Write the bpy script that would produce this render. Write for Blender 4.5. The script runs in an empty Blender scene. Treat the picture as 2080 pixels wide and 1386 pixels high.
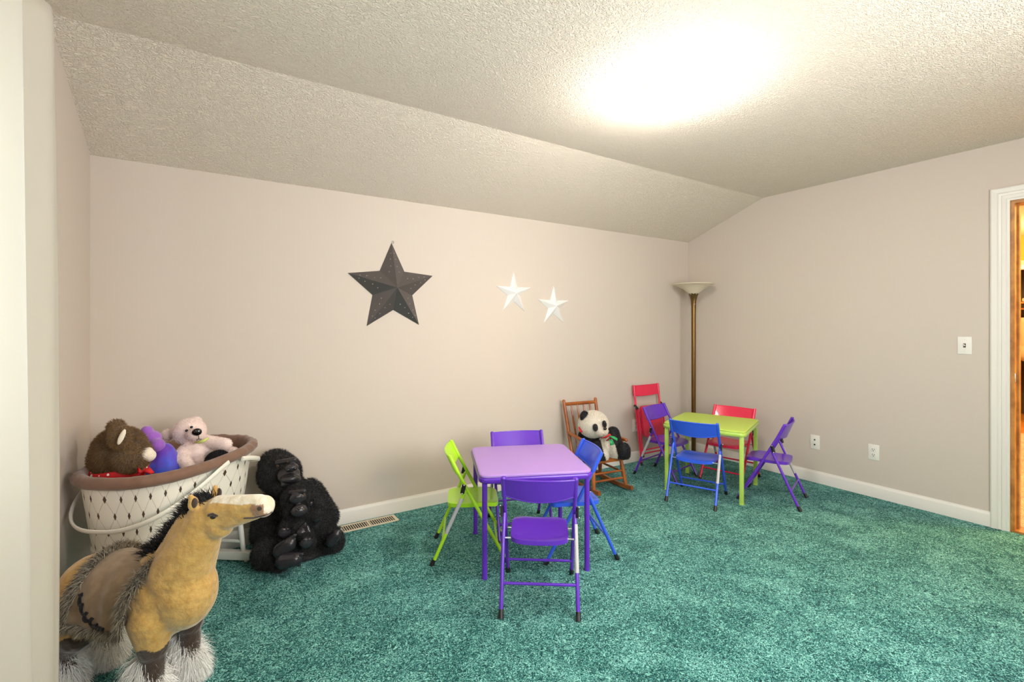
import bpy, bmesh, math, random
import numpy as np
from mathutils import Vector, Matrix, noise
random.seed(7)
PI = math.pi
S = bpy.context.scene
COL = S.collection

# ------------------------------------------------------------------ camera, light, exposure
YAW = math.radians(-32.66)
cd = bpy.data.cameras.new('camera'); cam = bpy.data.objects.new('camera', cd); COL.objects.link(cam)
cam.location = (0, 0, 1.28); cam.rotation_euler = (PI/2, 0, YAW)
cd.sensor_width = 36; cd.lens = 976/2080*36; cd.shift_y = -29/2080
cd.clip_start = .02
S.camera = cam
S.view_settings.view_transform = 'Standard'; S.view_settings.look = 'None'
S.view_settings.gamma = 1; S.view_settings.use_curve_mapping = False
S.view_settings.exposure = 0.17

w = bpy.data.worlds.new('sky'); S.world = w; w.use_nodes = True
bg = w.node_tree.nodes['Background']; bg.inputs[0].default_value = (.75, .87, 1, 1); bg.inputs[1].default_value = 1.0

def area(name, loc, rot, sx, sy, power, col):
    l = bpy.data.lights.new(name, 'AREA'); l.shape = 'RECTANGLE'; l.size = sx; l.size_y = sy
    l.energy = power; l.color = col
    o = bpy.data.objects.new(name, l); o.location = loc; o.rotation_euler = rot; COL.objects.link(o); return o
DOME_GLOW = 104.0        # the ceiling dome's opal glass, see ceiling_lamp
# daylight at the window in the left wall (behind the curtain); added fill light behind the camera
area('daylight_left', (-.60, .75, 1.45), (0, -PI/2, 0), 1.1, 1.3, 80, (.72, .88, 1))
area('added_fill_back', (1.7, -.50, 1.45), (PI/2, 0, 0), 2.0, 1.2, 72, (1, .985, .97))
# the hall's own warm ceiling lamp
hl = bpy.data.lights.new('hall_lamp_light', 'POINT'); hl.energy = 135; hl.color = (1, .76, .34); hl.shadow_soft_size = .12
ho = bpy.data.objects.new('hall_lamp_light', hl); ho.location = (5.15, -.25, 2.2); COL.objects.link(ho)
hl2 = bpy.data.lights.new('closet_lamp_light', 'POINT'); hl2.energy = 95; hl2.color = (1, .78, .48); hl2.shadow_soft_size = .12
ho2 = bpy.data.objects.new('closet_lamp_light', hl2); ho2.location = (8.3, 1.0, 2.25); COL.objects.link(ho2)

# ------------------------------------------------------------------ helpers
def lin(c):
    c = c/255; return c/12.92 if c <= .04045 else ((c+.055)/1.055)**2.4
def rgb(r, g, b): return (lin(r), lin(g), lin(b), 1)

def mat(name, col, rough=.6, metal=0, sheen=0, coat=0, bump=None, trans=0, spec=.5):
    m = bpy.data.materials.new(name); m.use_nodes = True
    nt = m.node_tree; b = nt.nodes['Principled BSDF']
    b.inputs['Base Color'].default_value = col; b.inputs['Roughness'].default_value = rough
    b.inputs['Metallic'].default_value = metal; b.inputs['Specular IOR Level'].default_value = spec
    if sheen: b.inputs['Sheen Weight'].default_value = sheen
    if coat: b.inputs['Coat Weight'].default_value = coat
    if bump:
        sc, st, dist = bump[:3]
        tc = nt.nodes.new('ShaderNodeTexCoord'); n = nt.nodes.new('ShaderNodeTexNoise')
        n.inputs['Scale'].default_value = sc; n.inputs['Detail'].default_value = 4
        bp = nt.nodes.new('ShaderNodeBump'); bp.inputs['Strength'].default_value = st; bp.inputs['Distance'].default_value = dist
        nt.links.new(tc.outputs['Object'], n.inputs['Vector']); nt.links.new(n.outputs['Fac'], bp.inputs['Height'])
        nt.links.new(bp.outputs['Normal'], b.inputs['Normal'])
        if len(bump) > 3:   # a second tone mixed by the same noise
            mx = nt.nodes.new('ShaderNodeMix'); mx.data_type = 'RGBA'
            mx.inputs[6].default_value = col; mx.inputs[7].default_value = bump[3]
            cr = nt.nodes.new('ShaderNodeValToRGB'); cr.color_ramp.elements[0].position = .38; cr.color_ramp.elements[1].position = .62
            nt.links.new(n.outputs['Fac'], cr.inputs['Fac']); nt.links.new(cr.outputs['Color'], mx.inputs[0])
            nt.links.new(mx.outputs[2], b.inputs['Base Color'])
    return m

def link(name, me, m=None, parent=None, smooth=True, angle=40):
    o = bpy.data.objects.new(name, me); COL.objects.link(o)
    if m is not None:
        ms = m if isinstance(m, (list, tuple)) else [m]
        for k in ms: me.materials.append(k)
    if parent: o.parent = parent
    if smooth:
        me.polygons.foreach_set('use_smooth', [True]*len(me.polygons))
        if angle < 180: me.set_sharp_from_angle(angle=math.radians(angle))
    return o
def build(name, bm, m, parent=None, smooth=True, angle=40, recalc=True):
    if recalc: bmesh.ops.recalc_face_normals(bm, faces=bm.faces)
    me = bpy.data.meshes.new(name); bm.to_mesh(me); bm.free()
    return link(name, me, m, parent, smooth, angle)
def thing(name, label, cat, loc=(0, 0, 0), rotz=0, group=None):
    o = bpy.data.objects.new(name, None); COL.objects.link(o); o.empty_display_size = .1
    o.location = loc; o.rotation_euler = (0, 0, rotz); o['label'] = label; o['category'] = cat
    if group: o['group'] = group
    return o
def struct(o): o['kind'] = 'structure'; return o
def tag(o, label, cat, group=None):
    o['label'] = label; o['category'] = cat
    if group: o['group'] = group
    return o

def box(bm, lo, hi, bev=0):
    lo = Vector(lo); hi = Vector(hi); c = (lo+hi)/2; s = hi-lo
    r = bmesh.ops.create_cube(bm, size=1, matrix=Matrix.Translation(c) @ Matrix.Diagonal((s.x, s.y, s.z, 1)))
    if bev:
        es = list({e for v in r['verts'] for e in v.link_edges})
        bmesh.ops.bevel(bm, geom=es, offset=bev, segments=2, affect='EDGES', profile=.5)
    return r
def tube(bm, pts, rad, seg=10, cap=True, squash=None):
    """round bar through pts; rad a number or one per point"""
    pts = [Vector(p) for p in pts]; n = len(pts)
    rs = rad if isinstance(rad, (list, tuple)) else [rad]*n
    rings = []; up = None
    for i, p in enumerate(pts):
        t = (pts[min(i+1, n-1)]-pts[max(i-1, 0)]).normalized()
        if up is None:
            up = Vector((0, 0, 1)) if abs(t.z) < .9 else Vector((1, 0, 0))
        a = t.cross(up).normalized(); b = a.cross(t).normalized(); up = b
        sx, sy = squash or (1, 1)
        rings.append([bm.verts.new(p+(a*math.cos(k*2*PI/seg)*sx+b*math.sin(k*2*PI/seg)*sy)*rs[i]) for k in range(seg)])
    for i in range(n-1):
        for k in range(seg):
            bm.faces.new((rings[i][k], rings[i][(k+1) % seg], rings[i+1][(k+1) % seg], rings[i+1][k]))
    if cap:
        bm.faces.new(rings[0][::-1]); bm.faces.new(rings[-1])
def lathe(bm, prof, c=(0, 0), seg=32, close=False):
    rings = []
    for r, z in prof:
        rings.append([bm.verts.new((c[0]+r*math.cos(k*2*PI/seg), c[1]+r*math.sin(k*2*PI/seg), z)) for k in range(seg)])
    for i in range(len(prof)-1):
        for k in range(seg):
            bm.faces.new((rings[i][k], rings[i][(k+1) % seg], rings[i+1][(k+1) % seg], rings[i+1][k]))
    if close: bm.faces.new(rings[0][::-1]); bm.faces.new(rings[-1])
def ell(bm, c, r, rot=None, sub=3):
    M = Matrix.Translation(Vector(c))
    if rot is not None: M = M @ rot
    if isinstance(r, (int, float)): r = (r, r, r)
    return bmesh.ops.create_icosphere(bm, subdivisions=sub, radius=1, matrix=M @ Matrix.Diagonal((r[0], r[1], r[2], 1)))
def prism(bm, pts, z0, z1):
    a = [bm.verts.new((x, y, z0)) for x, y in pts]; b = [bm.verts.new((x, y, z1)) for x, y in pts]; n = len(pts)
    for i in range(n): bm.faces.new((a[i], a[(i+1) % n], b[(i+1) % n], b[i]))
    bm.faces.new(a[::-1]); bm.faces.new(b)
def rrect(hx, hy, r, seg=6):
    P = []
    for cx, cy, a0 in ((hx-r, hy-r, 0), (-hx+r, hy-r, PI/2), (-hx+r, -hy+r, PI), (hx-r, -hy+r, 3*PI/2)):
        for k in range(seg+1):
            a = a0+k*PI/2/seg; P.append((cx+r*math.cos(a), cy+r*math.sin(a)))
    return P
def B(): return bmesh.new()
LAT = Vector((math.cos(YAW), math.sin(YAW), 0)); DEP = Vector((-math.sin(YAW), math.cos(YAW), 0))
def at(x, y, d):
    """the place d metres into the room that the photo shows at pixel x, y"""
    return LAT*((x-1040)/976*d)+DEP*d+Vector((0, 0, 1.28-(y-664)/976*d))

# ------------------------------------------------------------------ materials
def wall_mat():
    m = mat('wall_paint', rgb(208, 196, 184), .75, bump=(220, .12, .002)); return m
M_wall = wall_mat()
def ceiling_mat():
    m = mat('textured_ceiling', rgb(238, 226, 210), .9); nt = m.node_tree; b = nt.nodes['Principled BSDF']
    tc = nt.nodes.new('ShaderNodeTexCoord'); mp = nt.nodes.new('ShaderNodeMapping'); mp.inputs['Scale'].default_value = (1, 1.5, 1.5)
    mp.inputs['Rotation'].default_value = (0, 0, .5)
    n = nt.nodes.new('ShaderNodeTexNoise'); n.inputs['Scale'].default_value = 58; n.inputs['Detail'].default_value = 2; n.inputs['Distortion'].default_value = 1.6
    cr = nt.nodes.new('ShaderNodeValToRGB'); cr.color_ramp.elements[0].position = .42; cr.color_ramp.elements[1].position = .62
    bp = nt.nodes.new('ShaderNodeBump'); bp.inputs['Strength'].default_value = .75; bp.inputs['Distance'].default_value = .007
    nt.links.new(tc.outputs['Object'], mp.inputs['Vector']); nt.links.new(mp.outputs['Vector'], n.inputs['Vector'])
    nt.links.new(n.outputs['Fac'], cr.inputs['Fac']); nt.links.new(cr.outputs['Color'], bp.inputs['Height'])
    nt.links.new(bp.outputs['Normal'], b.inputs['Normal']); return m
M_ceil = ceiling_mat()
def carpet_mat(name, dark, mid, light, scale=150):
    m = mat(name, mid, .98, sheen=.08); nt = m.node_tree; b = nt.nodes['Principled BSDF']
    b.inputs['Specular IOR Level'].default_value = .04
    tc = nt.nodes.new('ShaderNodeTexCoord')
    n = nt.nodes.new('ShaderNodeTexNoise'); n.inputs['Scale'].default_value = scale; n.inputs['Detail'].default_value = 3; n.inputs['Distortion'].default_value = 2.2
    n.inputs['Roughness'].default_value = .6
    n2 = nt.nodes.new('ShaderNodeTexNoise'); n2.inputs['Scale'].default_value = 5; n2.inputs['Detail'].default_value = 5; n2.inputs['Distortion'].default_value = .8
    ad = nt.nodes.new('ShaderNodeMath'); ad.operation = 'MULTIPLY_ADD'; ad.inputs[1].default_value = .19; 
    nt.links.new(tc.outputs['Object'], n.inputs['Vector']); nt.links.new(tc.outputs['Object'], n2.inputs['Vector'])
    nt.links.new(n2.outputs['Fac'], ad.inputs[0]); nt.links.new(n.outputs['Fac'], ad.inputs[2])
    cr = nt.nodes.new('ShaderNodeValToRGB'); e = cr.color_ramp.elements
    e[0].position = .505; e[0].color = dark; e[1].position = .705; e[1].color = light
    x = e.new(.60); x.color = mid
    nt.links.new(ad.outputs[0], cr.inputs['Fac']); nt.links.new(cr.outputs['Color'], b.inputs['Base Color'])
    bp = nt.nodes.new('ShaderNodeBump'); bp.inputs['Strength'].default_value = .8; bp.inputs['Distance'].default_value = .01
    nt.links.new(n.outputs['Fac'], bp.inputs['Height']); nt.links.new(bp.outputs['Normal'], b.inputs['Normal'])
    return m
M_carpet = carpet_mat('teal_carpet', rgb(6, 62, 64), rgb(46, 126, 120), rgb(152, 218, 208), 84)
M_hallcarpet = carpet_mat('beige_carpet', rgb(170, 140, 115), rgb(215, 190, 165), rgb(240, 225, 205), 60)
M_trim = mat('white_trim', rgb(232, 228, 220), .35)
M_plate = mat('white_plastic_plate', rgb(238, 234, 226), .3)
M_slot = mat('dark_slot', rgb(38, 32, 28), .7)
M_brown_jamb = mat('brown_wood_jamb', rgb(196, 138, 70), .4, bump=(14, .2, .002, rgb(160, 104, 48)))
M_black = mat('black_plastic', rgb(28, 28, 30), .4)
M_chrome = mat('bright_metal', rgb(225, 225, 228), .22, metal=1)
M_silver = mat('silver_label', rgb(190, 186, 190), .4)
def enamel(name, c, rough=.3): return mat(name, c, rough, coat=.25)
M_purple = enamel('purple_enamel', rgb(98, 44, 186)); M_purple_top = mat('reflection_pale_purple_vinyl', rgb(176, 138, 214), .42, bump=(400, .1, .001))  # top is a lighter vinyl with reflected light put into its purple
M_lime = enamel('lime_enamel', rgb(172, 224, 34)); M_blue = enamel('blue_enamel', rgb(50, 92, 222))
M_red = enamel('red_enamel', rgb(232, 36, 78)); M_greentop = mat('lime_vinyl', rgb(190, 218, 90), .42, bump=(400, .1, .001))
M_limeleg = enamel('pale_lime_enamel', rgb(180, 212, 92))
M_wood = mat('honey_wood', rgb(172, 96, 36), .35, coat=.3, bump=(9, .15, .001, rgb(140, 72, 26)))

# ------------------------------------------------------------------ room shell
XL, XR, YB, YF, YC = -.488, 4.24, 3.218, -.45, 2.423
ZB, ZC = 2.155, 2.441
DY0, DY1, DZ = .0, .847, 2.067
bm = B(); box(bm, (XL-.1, YF-.1, -.1), (XR+.06, YB+.1, 0)); struct(build('floor', bm, M_carpet))
bm = B()
prof = [(YF-.1, ZC), (YC, ZC), (YB, ZB), (YB+.1, ZB-.036), (YB+.1, ZB+.15), (YC, ZC+.12), (YF-.1, ZC+.12)]
a = [bm.verts.new((XL-.1, y, z)) for y, z in prof]; b_ = [bm.verts.new((XR+.12, y, z)) for y, z in prof]
for i in range(len(prof)): j = (i+1) % len(prof); bm.faces.new((a[i], a[j], b_[j], b_[i]))
bm.faces.new(a); bm.faces.new(b_[::-1]); struct(build('ceiling', bm, M_ceil, smooth=False))
bm = B(); box(bm, (XL-.1, YB, 0), (XR+.12, YB+.1, ZB)); struct(build('wall_back', bm, M_wall, smooth=False))
def yprism(bm, pts, x0, x1):
    a = [bm.verts.new((x0, y, z)) for y, z in pts]; b = [bm.verts.new((x1, y, z)) for y, z in pts]; n = len(pts)
    for i in range(n): bm.faces.new((a[i], a[(i+1) % n], b[(i+1) % n], b[i]))
    bm.faces.new(a[::-1]); bm.faces.new(b)
bm = B()
yprism(bm, [(DY1, 0), (YB, 0), (YB, ZB), (YC, ZC), (DY1, ZC)], XR, XR+.12)
yprism(bm, [(DY0, DZ), (DY1, DZ), (DY1, ZC), (DY0, ZC)], XR, XR+.12)
yprism(bm, [(YF, 0), (DY0, 0), (DY0, ZC), (YF, ZC)], XR, XR+.12)
struct(build('wall_right', bm, M_wall, smooth=False))
bm = B(); WY0, WY1, WZ0, WZ1 = .1, 1.4, .9, 2.0
yprism(bm, [(WY1, 0), (YB, 0), (YB, ZB), (YC, ZC), (WY1, ZC)], XL-.1, XL)
yprism(bm, [(YF, 0), (WY0, 0), (WY0, ZC), (YF, ZC)], XL-.1, XL)
yprism(bm, [(WY0, 0), (WY1, 0), (WY1, WZ0), (WY0, WZ0)], XL-.1, XL)
yprism(bm, [(WY0, WZ1), (WY1, WZ1), (WY1, ZC), (WY0, ZC)], XL-.1, XL)
struct(build('wall_left', bm, M_wall, smooth=False))
bm = B()
box(bm, (XL-.1, YF-.1, 0), (.7, YF, ZC)); box(bm, (2.7, YF-.1, 0), (XR+.12, YF, ZC))
box(bm, (.7, YF-.1, 0), (2.7, YF, .85)); box(bm, (.7, YF-.1, 2.05), (2.7, YF, ZC))
struct(build('wall_front', bm, M_wall, smooth=False))
# glass
def glass_mat():
    m = bpy.data.materials.new('window_glass'); m.use_nodes = True; nt = m.node_tree; nt.nodes.clear()
    t = nt.nodes.new('ShaderNodeBsdfTransparent'); g = nt.nodes.new('ShaderNodeBsdfGlossy'); g.inputs['Roughness'].default_value = .02
    mx = nt.nodes.new('ShaderNodeMixShader'); mx.inputs[0].default_value = .06; o = nt.nodes.new('ShaderNodeOutputMaterial')
    nt.links.new(t.outputs[0], mx.inputs[1]); nt.links.new(g.outputs[0], mx.inputs[2]); nt.links.new(mx.outputs[0], o.inputs[0]); return m
M_glass = glass_mat()
bm = B()
for z in (WZ0, WZ1-.05): box(bm, (XL-.08, WY0, z), (XL-.03, WY1, z+.05))
for y in (WY0, .72, WY1-.05): box(bm, (XL-.08, y, WZ0+.05), (XL-.03, y+.05, WZ1-.05))
w1 = struct(build('window_1', bm, M_trim, smooth=False))
bm = B(); box(bm, (XL-.058, WY0+.05, WZ0+.05), (XL-.052, WY1-.05, WZ1-.05)); build('pane', bm, M_glass, w1, smooth=False)
bm = B()
for z in (.85, 2.0): box(bm, (.7, YF-.08, z), (2.7, YF-.03, z+.05))
for x in (.7, 1.68, 2.65): box(bm, (x, YF-.08, .9), (x+.05, YF-.03, 2.0))
w2 = struct(build('added_fill_window', bm, M_trim, smooth=False))  # unseen window, added to hold the fill light
bm = B(); box(bm, (.75, YF-.058, .9), (2.65, YF-.052, 2.0)); build('pane', bm, M_glass, w2, smooth=False)
# baseboards: profile with an eased top
def board(name, p0, p1, nrm):
    p0 = Vector(p0); p1 = Vector(p1); nrm = Vector(nrm)
    prof = [(0, 0), (.014, 0), (.014, .074), (.0105, .083), (.006, .089), (.005, .095), (0, .095)]
    bm = B(); r = [[bm.verts.new(p+nrm*x+Vector((0, 0, z))) for x, z in prof] for p in (p0, p1)]
    n = len(prof)
    for i in range(n): bm.faces.new((r[0][i], r[0][(i+1) % n], r[1][(i+1) % n], r[1][i]))
    bm.faces.new(r[0]); bm.faces.new(r[1][::-1])
    return struct(build(name, bm, M_trim, angle=50))
board('baseboard_back', (XL, YB, 0), (XR, YB, 0), (0, -1, 0))
board('baseboard_right', (XR, DY1+.087, 0), (XR, YB-.015, 0), (-1, 0, 0))
board('baseboard_left', (XL, YF, 0), (XL, YB-.015, 0), (1, 0, 0))
# door casing (trim_1): stepped profile mitred round the opening
def casing():
    prof = [(0, 0), (0, .011), (.012, .011), (.016, .015), (.034, .017), (.038, .012), (.050, .012), (.056, .019), (.080, .022), (.087, .018), (.087, 0)]
    bm = B(); paths = []
    for off, out in prof:
        paths.append([(XR-out, DY1+off, 0), (XR-out, DY1+off, DZ+off), (XR-out, DY0-off, DZ+off), (XR-out, DY0-off, 0)])
    vs = [[bm.verts.new(p) for p in path] for path in paths]
    for i in range(len(vs)-1):
        for k in range(3): bm.faces.new((vs[i][k], vs[i+1][k], vs[i+1][k+1], vs[i][k+1]))
    return struct(build('trim_1', bm, M_trim, smooth=False))
casing()
# wooden jamb of the doorway (door_1 frame) with strike plate and hinge leaf
bm = B()
box(bm, (XR+.001, DY1-.019, 0), (XR+.125, DY1, DZ)); box(bm, (XR+.001, DY0, 0), (XR+.125, DY0+.019, DZ))
box(bm, (XR+.001, DY0+.019, DZ-.019), (XR+.125, DY1-.019, DZ))
box(bm, (XR+.05, DY1-.030, 0), (XR+.085, DY1-.019, DZ-.019))
d1 = struct(build('door_1', bm, M_brown_jamb, smooth=False))
bm = B()
box(bm, (XR+.004, DY1-.0215, .93), (XR+.040, DY1-.0185, .99), .001)
d = build('strike_plate', bm, M_chrome, d1); d['label'] = 'small brass strike plate'
bm = B(); box(bm, (XR+.0, DY0, 0), (XR+.125, DY1, .012)); tag_o = struct(build('trim_2', bm, M_brown_jamb, smooth=False))

# hall and closet beyond the doorway
M_hallwall = mat('cream_hall_wall', rgb(232, 205, 150), .7); M_orange = mat('orange_wall_band', rgb(232, 150, 40), .7)
M_closetdark = mat('closet_wall', rgb(96, 78, 56), .8); M_hallwood = mat('hall_wood_floor', rgb(205, 135, 60), .35, bump=(12, .1, .001, rgb(180, 110, 45)))
HX = 9.25
bm = B(); box(bm, (XR+.06, -1.3, -.1), (8.3, 3.4, -.004)); struct(build('floor', bm, M_hallcarpet, smooth=False))
bm = B(); box(bm, (8.3, -1.3, -.1), (11, 3.4, -.004)); struct(build('floor', bm, M_hallwood, smooth=False))
bm = B(); box(bm, (XR+.12, -1.3, 2.5), (11, 3.4, 2.6)); struct(build('ceiling', bm, M_hallwall, smooth=False))
bm = B(); box(bm, (HX, 1.82, 0), (HX+.1, 3.4, 2.5)); box(bm, (HX, -1.3, 2.05), (HX+.1, 1.82, 2.17)); box(bm, (HX, -1.3, 0), (HX+.1, .2, 2.05))
struct(build('wall_hall_end', bm, M_hallwall, smooth=False))
bm = B(); box(bm, (HX, -1.3, 2.17), (HX+.1, 1.82, 2.5)); struct(build('wall_hall_upper', bm, M_orange, smooth=False))
bm = B(); box(bm, (XR+.12, 3.3, -.01), (11, 3.4, 2.5)); box(bm, (XR+.12, -1.4, -.01), (11, -1.3, 2.5)); struct(build('wall_hall_sides', bm, M_hallwall, smooth=False))
bm = B(); box(bm, (10.2, -.5, 0), (10.3, 2.9, 2.5)); box(bm, (HX+.1, 2.6, 0), (10.2, 2.7, 2.5)); struct(build('wall_closet', bm, M_closetdark, smooth=False))
bm = B(); box(bm, (HX-.015, 1.775, 0), (HX, 1.835, 2.11)); box(bm, (HX-.015, .2, 2.05), (HX, 1.775, 2.11)); struct(build('trim_3', bm, M_trim, smooth=False))

# ------------------------------------------------------------------ wall plates, vent
def rplate(bm, w, h, t): box(bm, (-w/2, -t, -h/2), (w/2, 0, h/2), .0025)
def plate(name, label, cat, loc, rz, kind):
    t = thing(name, label, cat, loc, rz)          # local -y is the side that faces the room
    bm = B(); rplate(bm, .072, .116, .006); build('cover_plate', bm, M_plate, t)
    if kind == 'switch':
        bm = B(); box(bm, (-.006, -.0075, -.013), (.006, -.006, .013)); build('toggle_slot', bm, M_slot, t)
        bm = B(); tube(bm, [(0, -.006, -.002), (0, -.019, .006)], [.0045, .0035], 8); build('toggle', bm, M_plate, t)
        for z in (.038, -.038):
            bm = B(); ell(bm, (0, -.006, z), (.003, .0012, .003), sub=2); build('screw', bm, M_plate, t)
    elif kind == 'outlet':
        for z in (.02, -.02):
            bm = B(); box(bm, (-.0165, -.0085, z-.0135), (.0165, -.006, z+.0135), .001); s = build('socket', bm, M_plate, t)
            bm = B()
            for x in (-.0065, .0065): box(bm, (x-.0013, -.0092, z-.001), (x+.0013, -.0084, z+.009))
            tube(bm, [(0, -.0084, z-.0075), (0, -.0092, z-.0075)], .0028, 10); build('contact_slots', bm, M_slot, s)
    else:
        for z in (.02, -.02):
            bm = B(); tube(bm, [(0, -.006, z), (0, -.011, z)], .0065, 12); j = build('jack', bm, M_chrome, t)
            bm = B(); tube(bm, [(0, -.011, z), (0, -.013, z)], .0042, 10); build('jack_hole', bm, M_slot, j)
    return t
plate('light_switch', 'white light switch plate on the right wall beside the door casing', 'light switch', (XR, 1.06, 1.156), -PI/2, 'switch')
plate('power_outlet', 'white double power outlet low on the right wall, nearer the door', 'outlet', (XR, 1.573, .336), -PI/2, 'outlet')
plate('cable_outlet', 'white plate with two dark jacks low on right wall behind the green table chairs', 'outlet', (XR, 1.985, .33), -PI/2, 'cable')
plate('power_outlet', 'white outlet on the back wall half hidden by the folded red chair', 'outlet', (3.455, YB, .342), 0, 'outlet')
M_vent = mat('beige_vent_enamel', rgb(222, 208, 180), .4)
vt = thing('floor_vent', 'long cream metal floor register in the carpet along the back wall', 'vent', (.90, 3.128, 0))
bm = B(); L, W = .185, .055
for a in ((-L, -W, L, -W+.014), (-L, W-.014, L, W), (-L, -W+.014, -L+.02, W-.014), (L-.02, -W+.014, L, W-.014), (-.006, -W+.014, .006, W-.014)):
    box(bm, (a[0], a[1], 0), (a[2], a[3], .0045))
build('frame', bm, M_vent, vt, smooth=False)
bm = B()
for k in range(23):
    x = -L+.03+k*(2*L-.06)/22
    if abs(x) > .01: box(bm, (x-.0024, -W+.012, .0012), (x+.0024, W-.012, .003))
build('louvres', bm, M_vent, vt, smooth=False)
bm = B(); box(bm, (-L+.01, -W+.01, .0005), (L-.01, W-.01, .0015)); build('duct_opening', bm, M_slot, vt, smooth=False)

# ------------------------------------------------------------------ ceiling dome lamp
def emis(name, col, st):
    m = bpy.data.materials.new(name); m.use_nodes = True; nt = m.node_tree; b = nt.nodes['Principled BSDF']
    b.inputs['Base Color'].default_value = col; b.inputs['Emission Color'].default_value = col; b.inputs['Emission Strength'].default_value = st
    return m
lt = thing('ceiling_lamp', 'glowing white glass dome lamp fixed to the flat ceiling', 'ceiling lamp', (1.90, 1.557, ZC))
bm = B(); lathe(bm, [(.0, 0), (.118, 0), (.120, -.012), (.118, -.026), (.0, -.026)]); build('mounting_base', bm, M_trim, lt)
bm = B(); R_ = .125
prof = [(R_*math.cos(a), -.062-.082*math.sin(a)) for a in [k*PI/2/14 for k in range(15)]]
lathe(bm, [(.118, -.028), (R_, -.04), (R_+.001, -.052)]+prof[:-1]+[(.001, -.144)], seg=48); build('glass_dome', bm, emis('glowing_opal_glass', (1, .945, .88, 1), DOME_GLOW), lt, recalc=False)

# ------------------------------------------------------------------ wall stars
def star(name, label, loc, R, depth, m, ratio, rot=0, dots=False, group=None):
    t = thing(name, label, 'wall star', loc, 0, group)
    bm = B(); c = bm.verts.new((0, -depth, 0)); tips = []
    ring = []
    for k in range(10):
        a = PI/2+rot+k*PI/5; r = R if k % 2 == 0 else R*ratio
        ring.append(bm.verts.new((r*math.cos(a), -.004, r*math.sin(a))))
    back = [bm.verts.new((v.co.x, 0, v.co.z)) for v in ring]
    for k in range(10):
        j = (k+1) % 10; bm.faces.new((c, ring[k], ring[j])); bm.faces.new((ring[k], back[k], back[j], ring[j]))
    bm.faces.new(back); bmesh.ops.recalc_face_normals(bm, faces=bm.faces)
    if dots:
        n0 = len(bm.faces)
        for k in range(10):
            a0 = PI/2+rot+k*PI/5; a1 = a0+PI/5
            tip, inn = (a0, a1) if k % 2 == 0 else (a1, a0)
            T = Vector((R*math.cos(tip), -.004, R*math.sin(tip))); I = Vector((R*ratio*math.cos(inn), -.004, R*ratio*math.sin(inn))); C = Vector((0, -depth, 0))
            nrm = (T-C).cross(I-C).normalized()
            if nrm.y > 0: nrm = -nrm
            for u, v in ((.72, .12), (.55, .22), (.38, .25), (.2, .4)):
                p = C+(T-C)*u+(I-C)*v+nrm*.0005
                ell(bm, p, (.0045, .0025, .0045), sub=1)
        bm.faces.ensure_lookup_table()
        for f in bm.faces[n0:]: f.material_index = 1
    build('star_body', bm, [m, M_stardot] if dots else m, t, smooth=False, recalc=False)
    if dots:
        bm = B()
        for k in range(12):
            a = k*PI/6; b = a+PI/6
            tube(bm, [(.008*math.cos(a), -.004, R+.006+.008*math.sin(a)), (.008*math.cos(b), -.004, R+.006+.008*math.sin(b))], .0016, 6)
        build('hanging_ring', bm, M_chrome, t)
    return t
M_stardot = mat('lighter_grey_metal', rgb(150, 144, 140), .3, metal=.5)  # lighter grey than the star body, for the raised dots
M_stardark = mat('dark_grey_metal', rgb(104, 99, 98), .4, metal=.6)
M_starwhite = mat('white_metal', rgb(235, 233, 230), .4)
star('barn_star', 'large dark grey metal barn star with punched dots on the back wall', (1.089, YB, 1.542), .312, .10, M_stardark, .47, rot=math.radians(1.5), dots=True)
star('wall_star', 'white metal star on the back wall, left and higher of two', (2.078, YB, 1.546), .172, .045, M_starwhite, .36)
star('wall_star', 'white metal star on the back wall, right and lower of two', (2.478, YB, 1.453), .172, .045, M_starwhite, .36)

# ------------------------------------------------------------------ torchiere
M_brass = mat('antique_brass', rgb(120, 92, 52), .28, metal=.85); M_bowl = mat('cream_glass_bowl', rgb(226, 214, 190), .35)
fl = thing('floor_lamp', 'tall brass torchiere with a cream bowl shade in the back corner', 'floor lamp', (4.02, 2.99, 0))
bm = B(); lathe(bm, [(0, .0), (.125, 0), (.13, .008), (.125, .018), (.06, .03), (.03, .05), (0, .052)]); build('base', bm, M_brass, fl)
bm = B(); tube(bm, [(0, 0, .04), (0, 0, 1.55)], .021, 20); build('pole', bm, M_brass, fl)
bm = B(); n = 48     # tulip holder with a wavy upper edge
rings = []
for i, (r, z) in enumerate([(.021, 1.42), (.022, 1.48), (.026, 1.53), (.036, 1.58), (.052, 1.615)]):
    ring = []
    for k in range(n):
        a = k*2*PI/n; zz = z+(.0 if i < 3 else (.012 if i == 3 else .03)*math.cos(5*a)); rr = r+(.0 if i < 4 else .012*math.cos(5*a))
        ring.append(bm.verts.new((rr*math.cos(a), rr*math.sin(a), zz)))
    rings.append(ring)
for i in range(4):
    for k in range(n): bm.faces.new((rings[i][k], rings[i][(k+1) % n], rings[i+1][(k+1) % n], rings[i+1][k]))
build('tulip_holder', bm, M_brass, fl)
bm = B(); lathe(bm, [(.0, 1.585), (.03, 1.59), (.06, 1.615), (.10, 1.65), (.15, 1.677), (.192, 1.69), (.195, 1.697), (.188, 1.698), (.145, 1.686), (.10, 1.66), (.055, 1.625), (0, 1.60)], seg=48)
build('bowl_shade', bm, M_bowl, fl)
bm = B(); ell(bm, (-.012, -.021, 1.50), .006, sub=2); build('switch', bm, M_chrome, fl)

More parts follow.
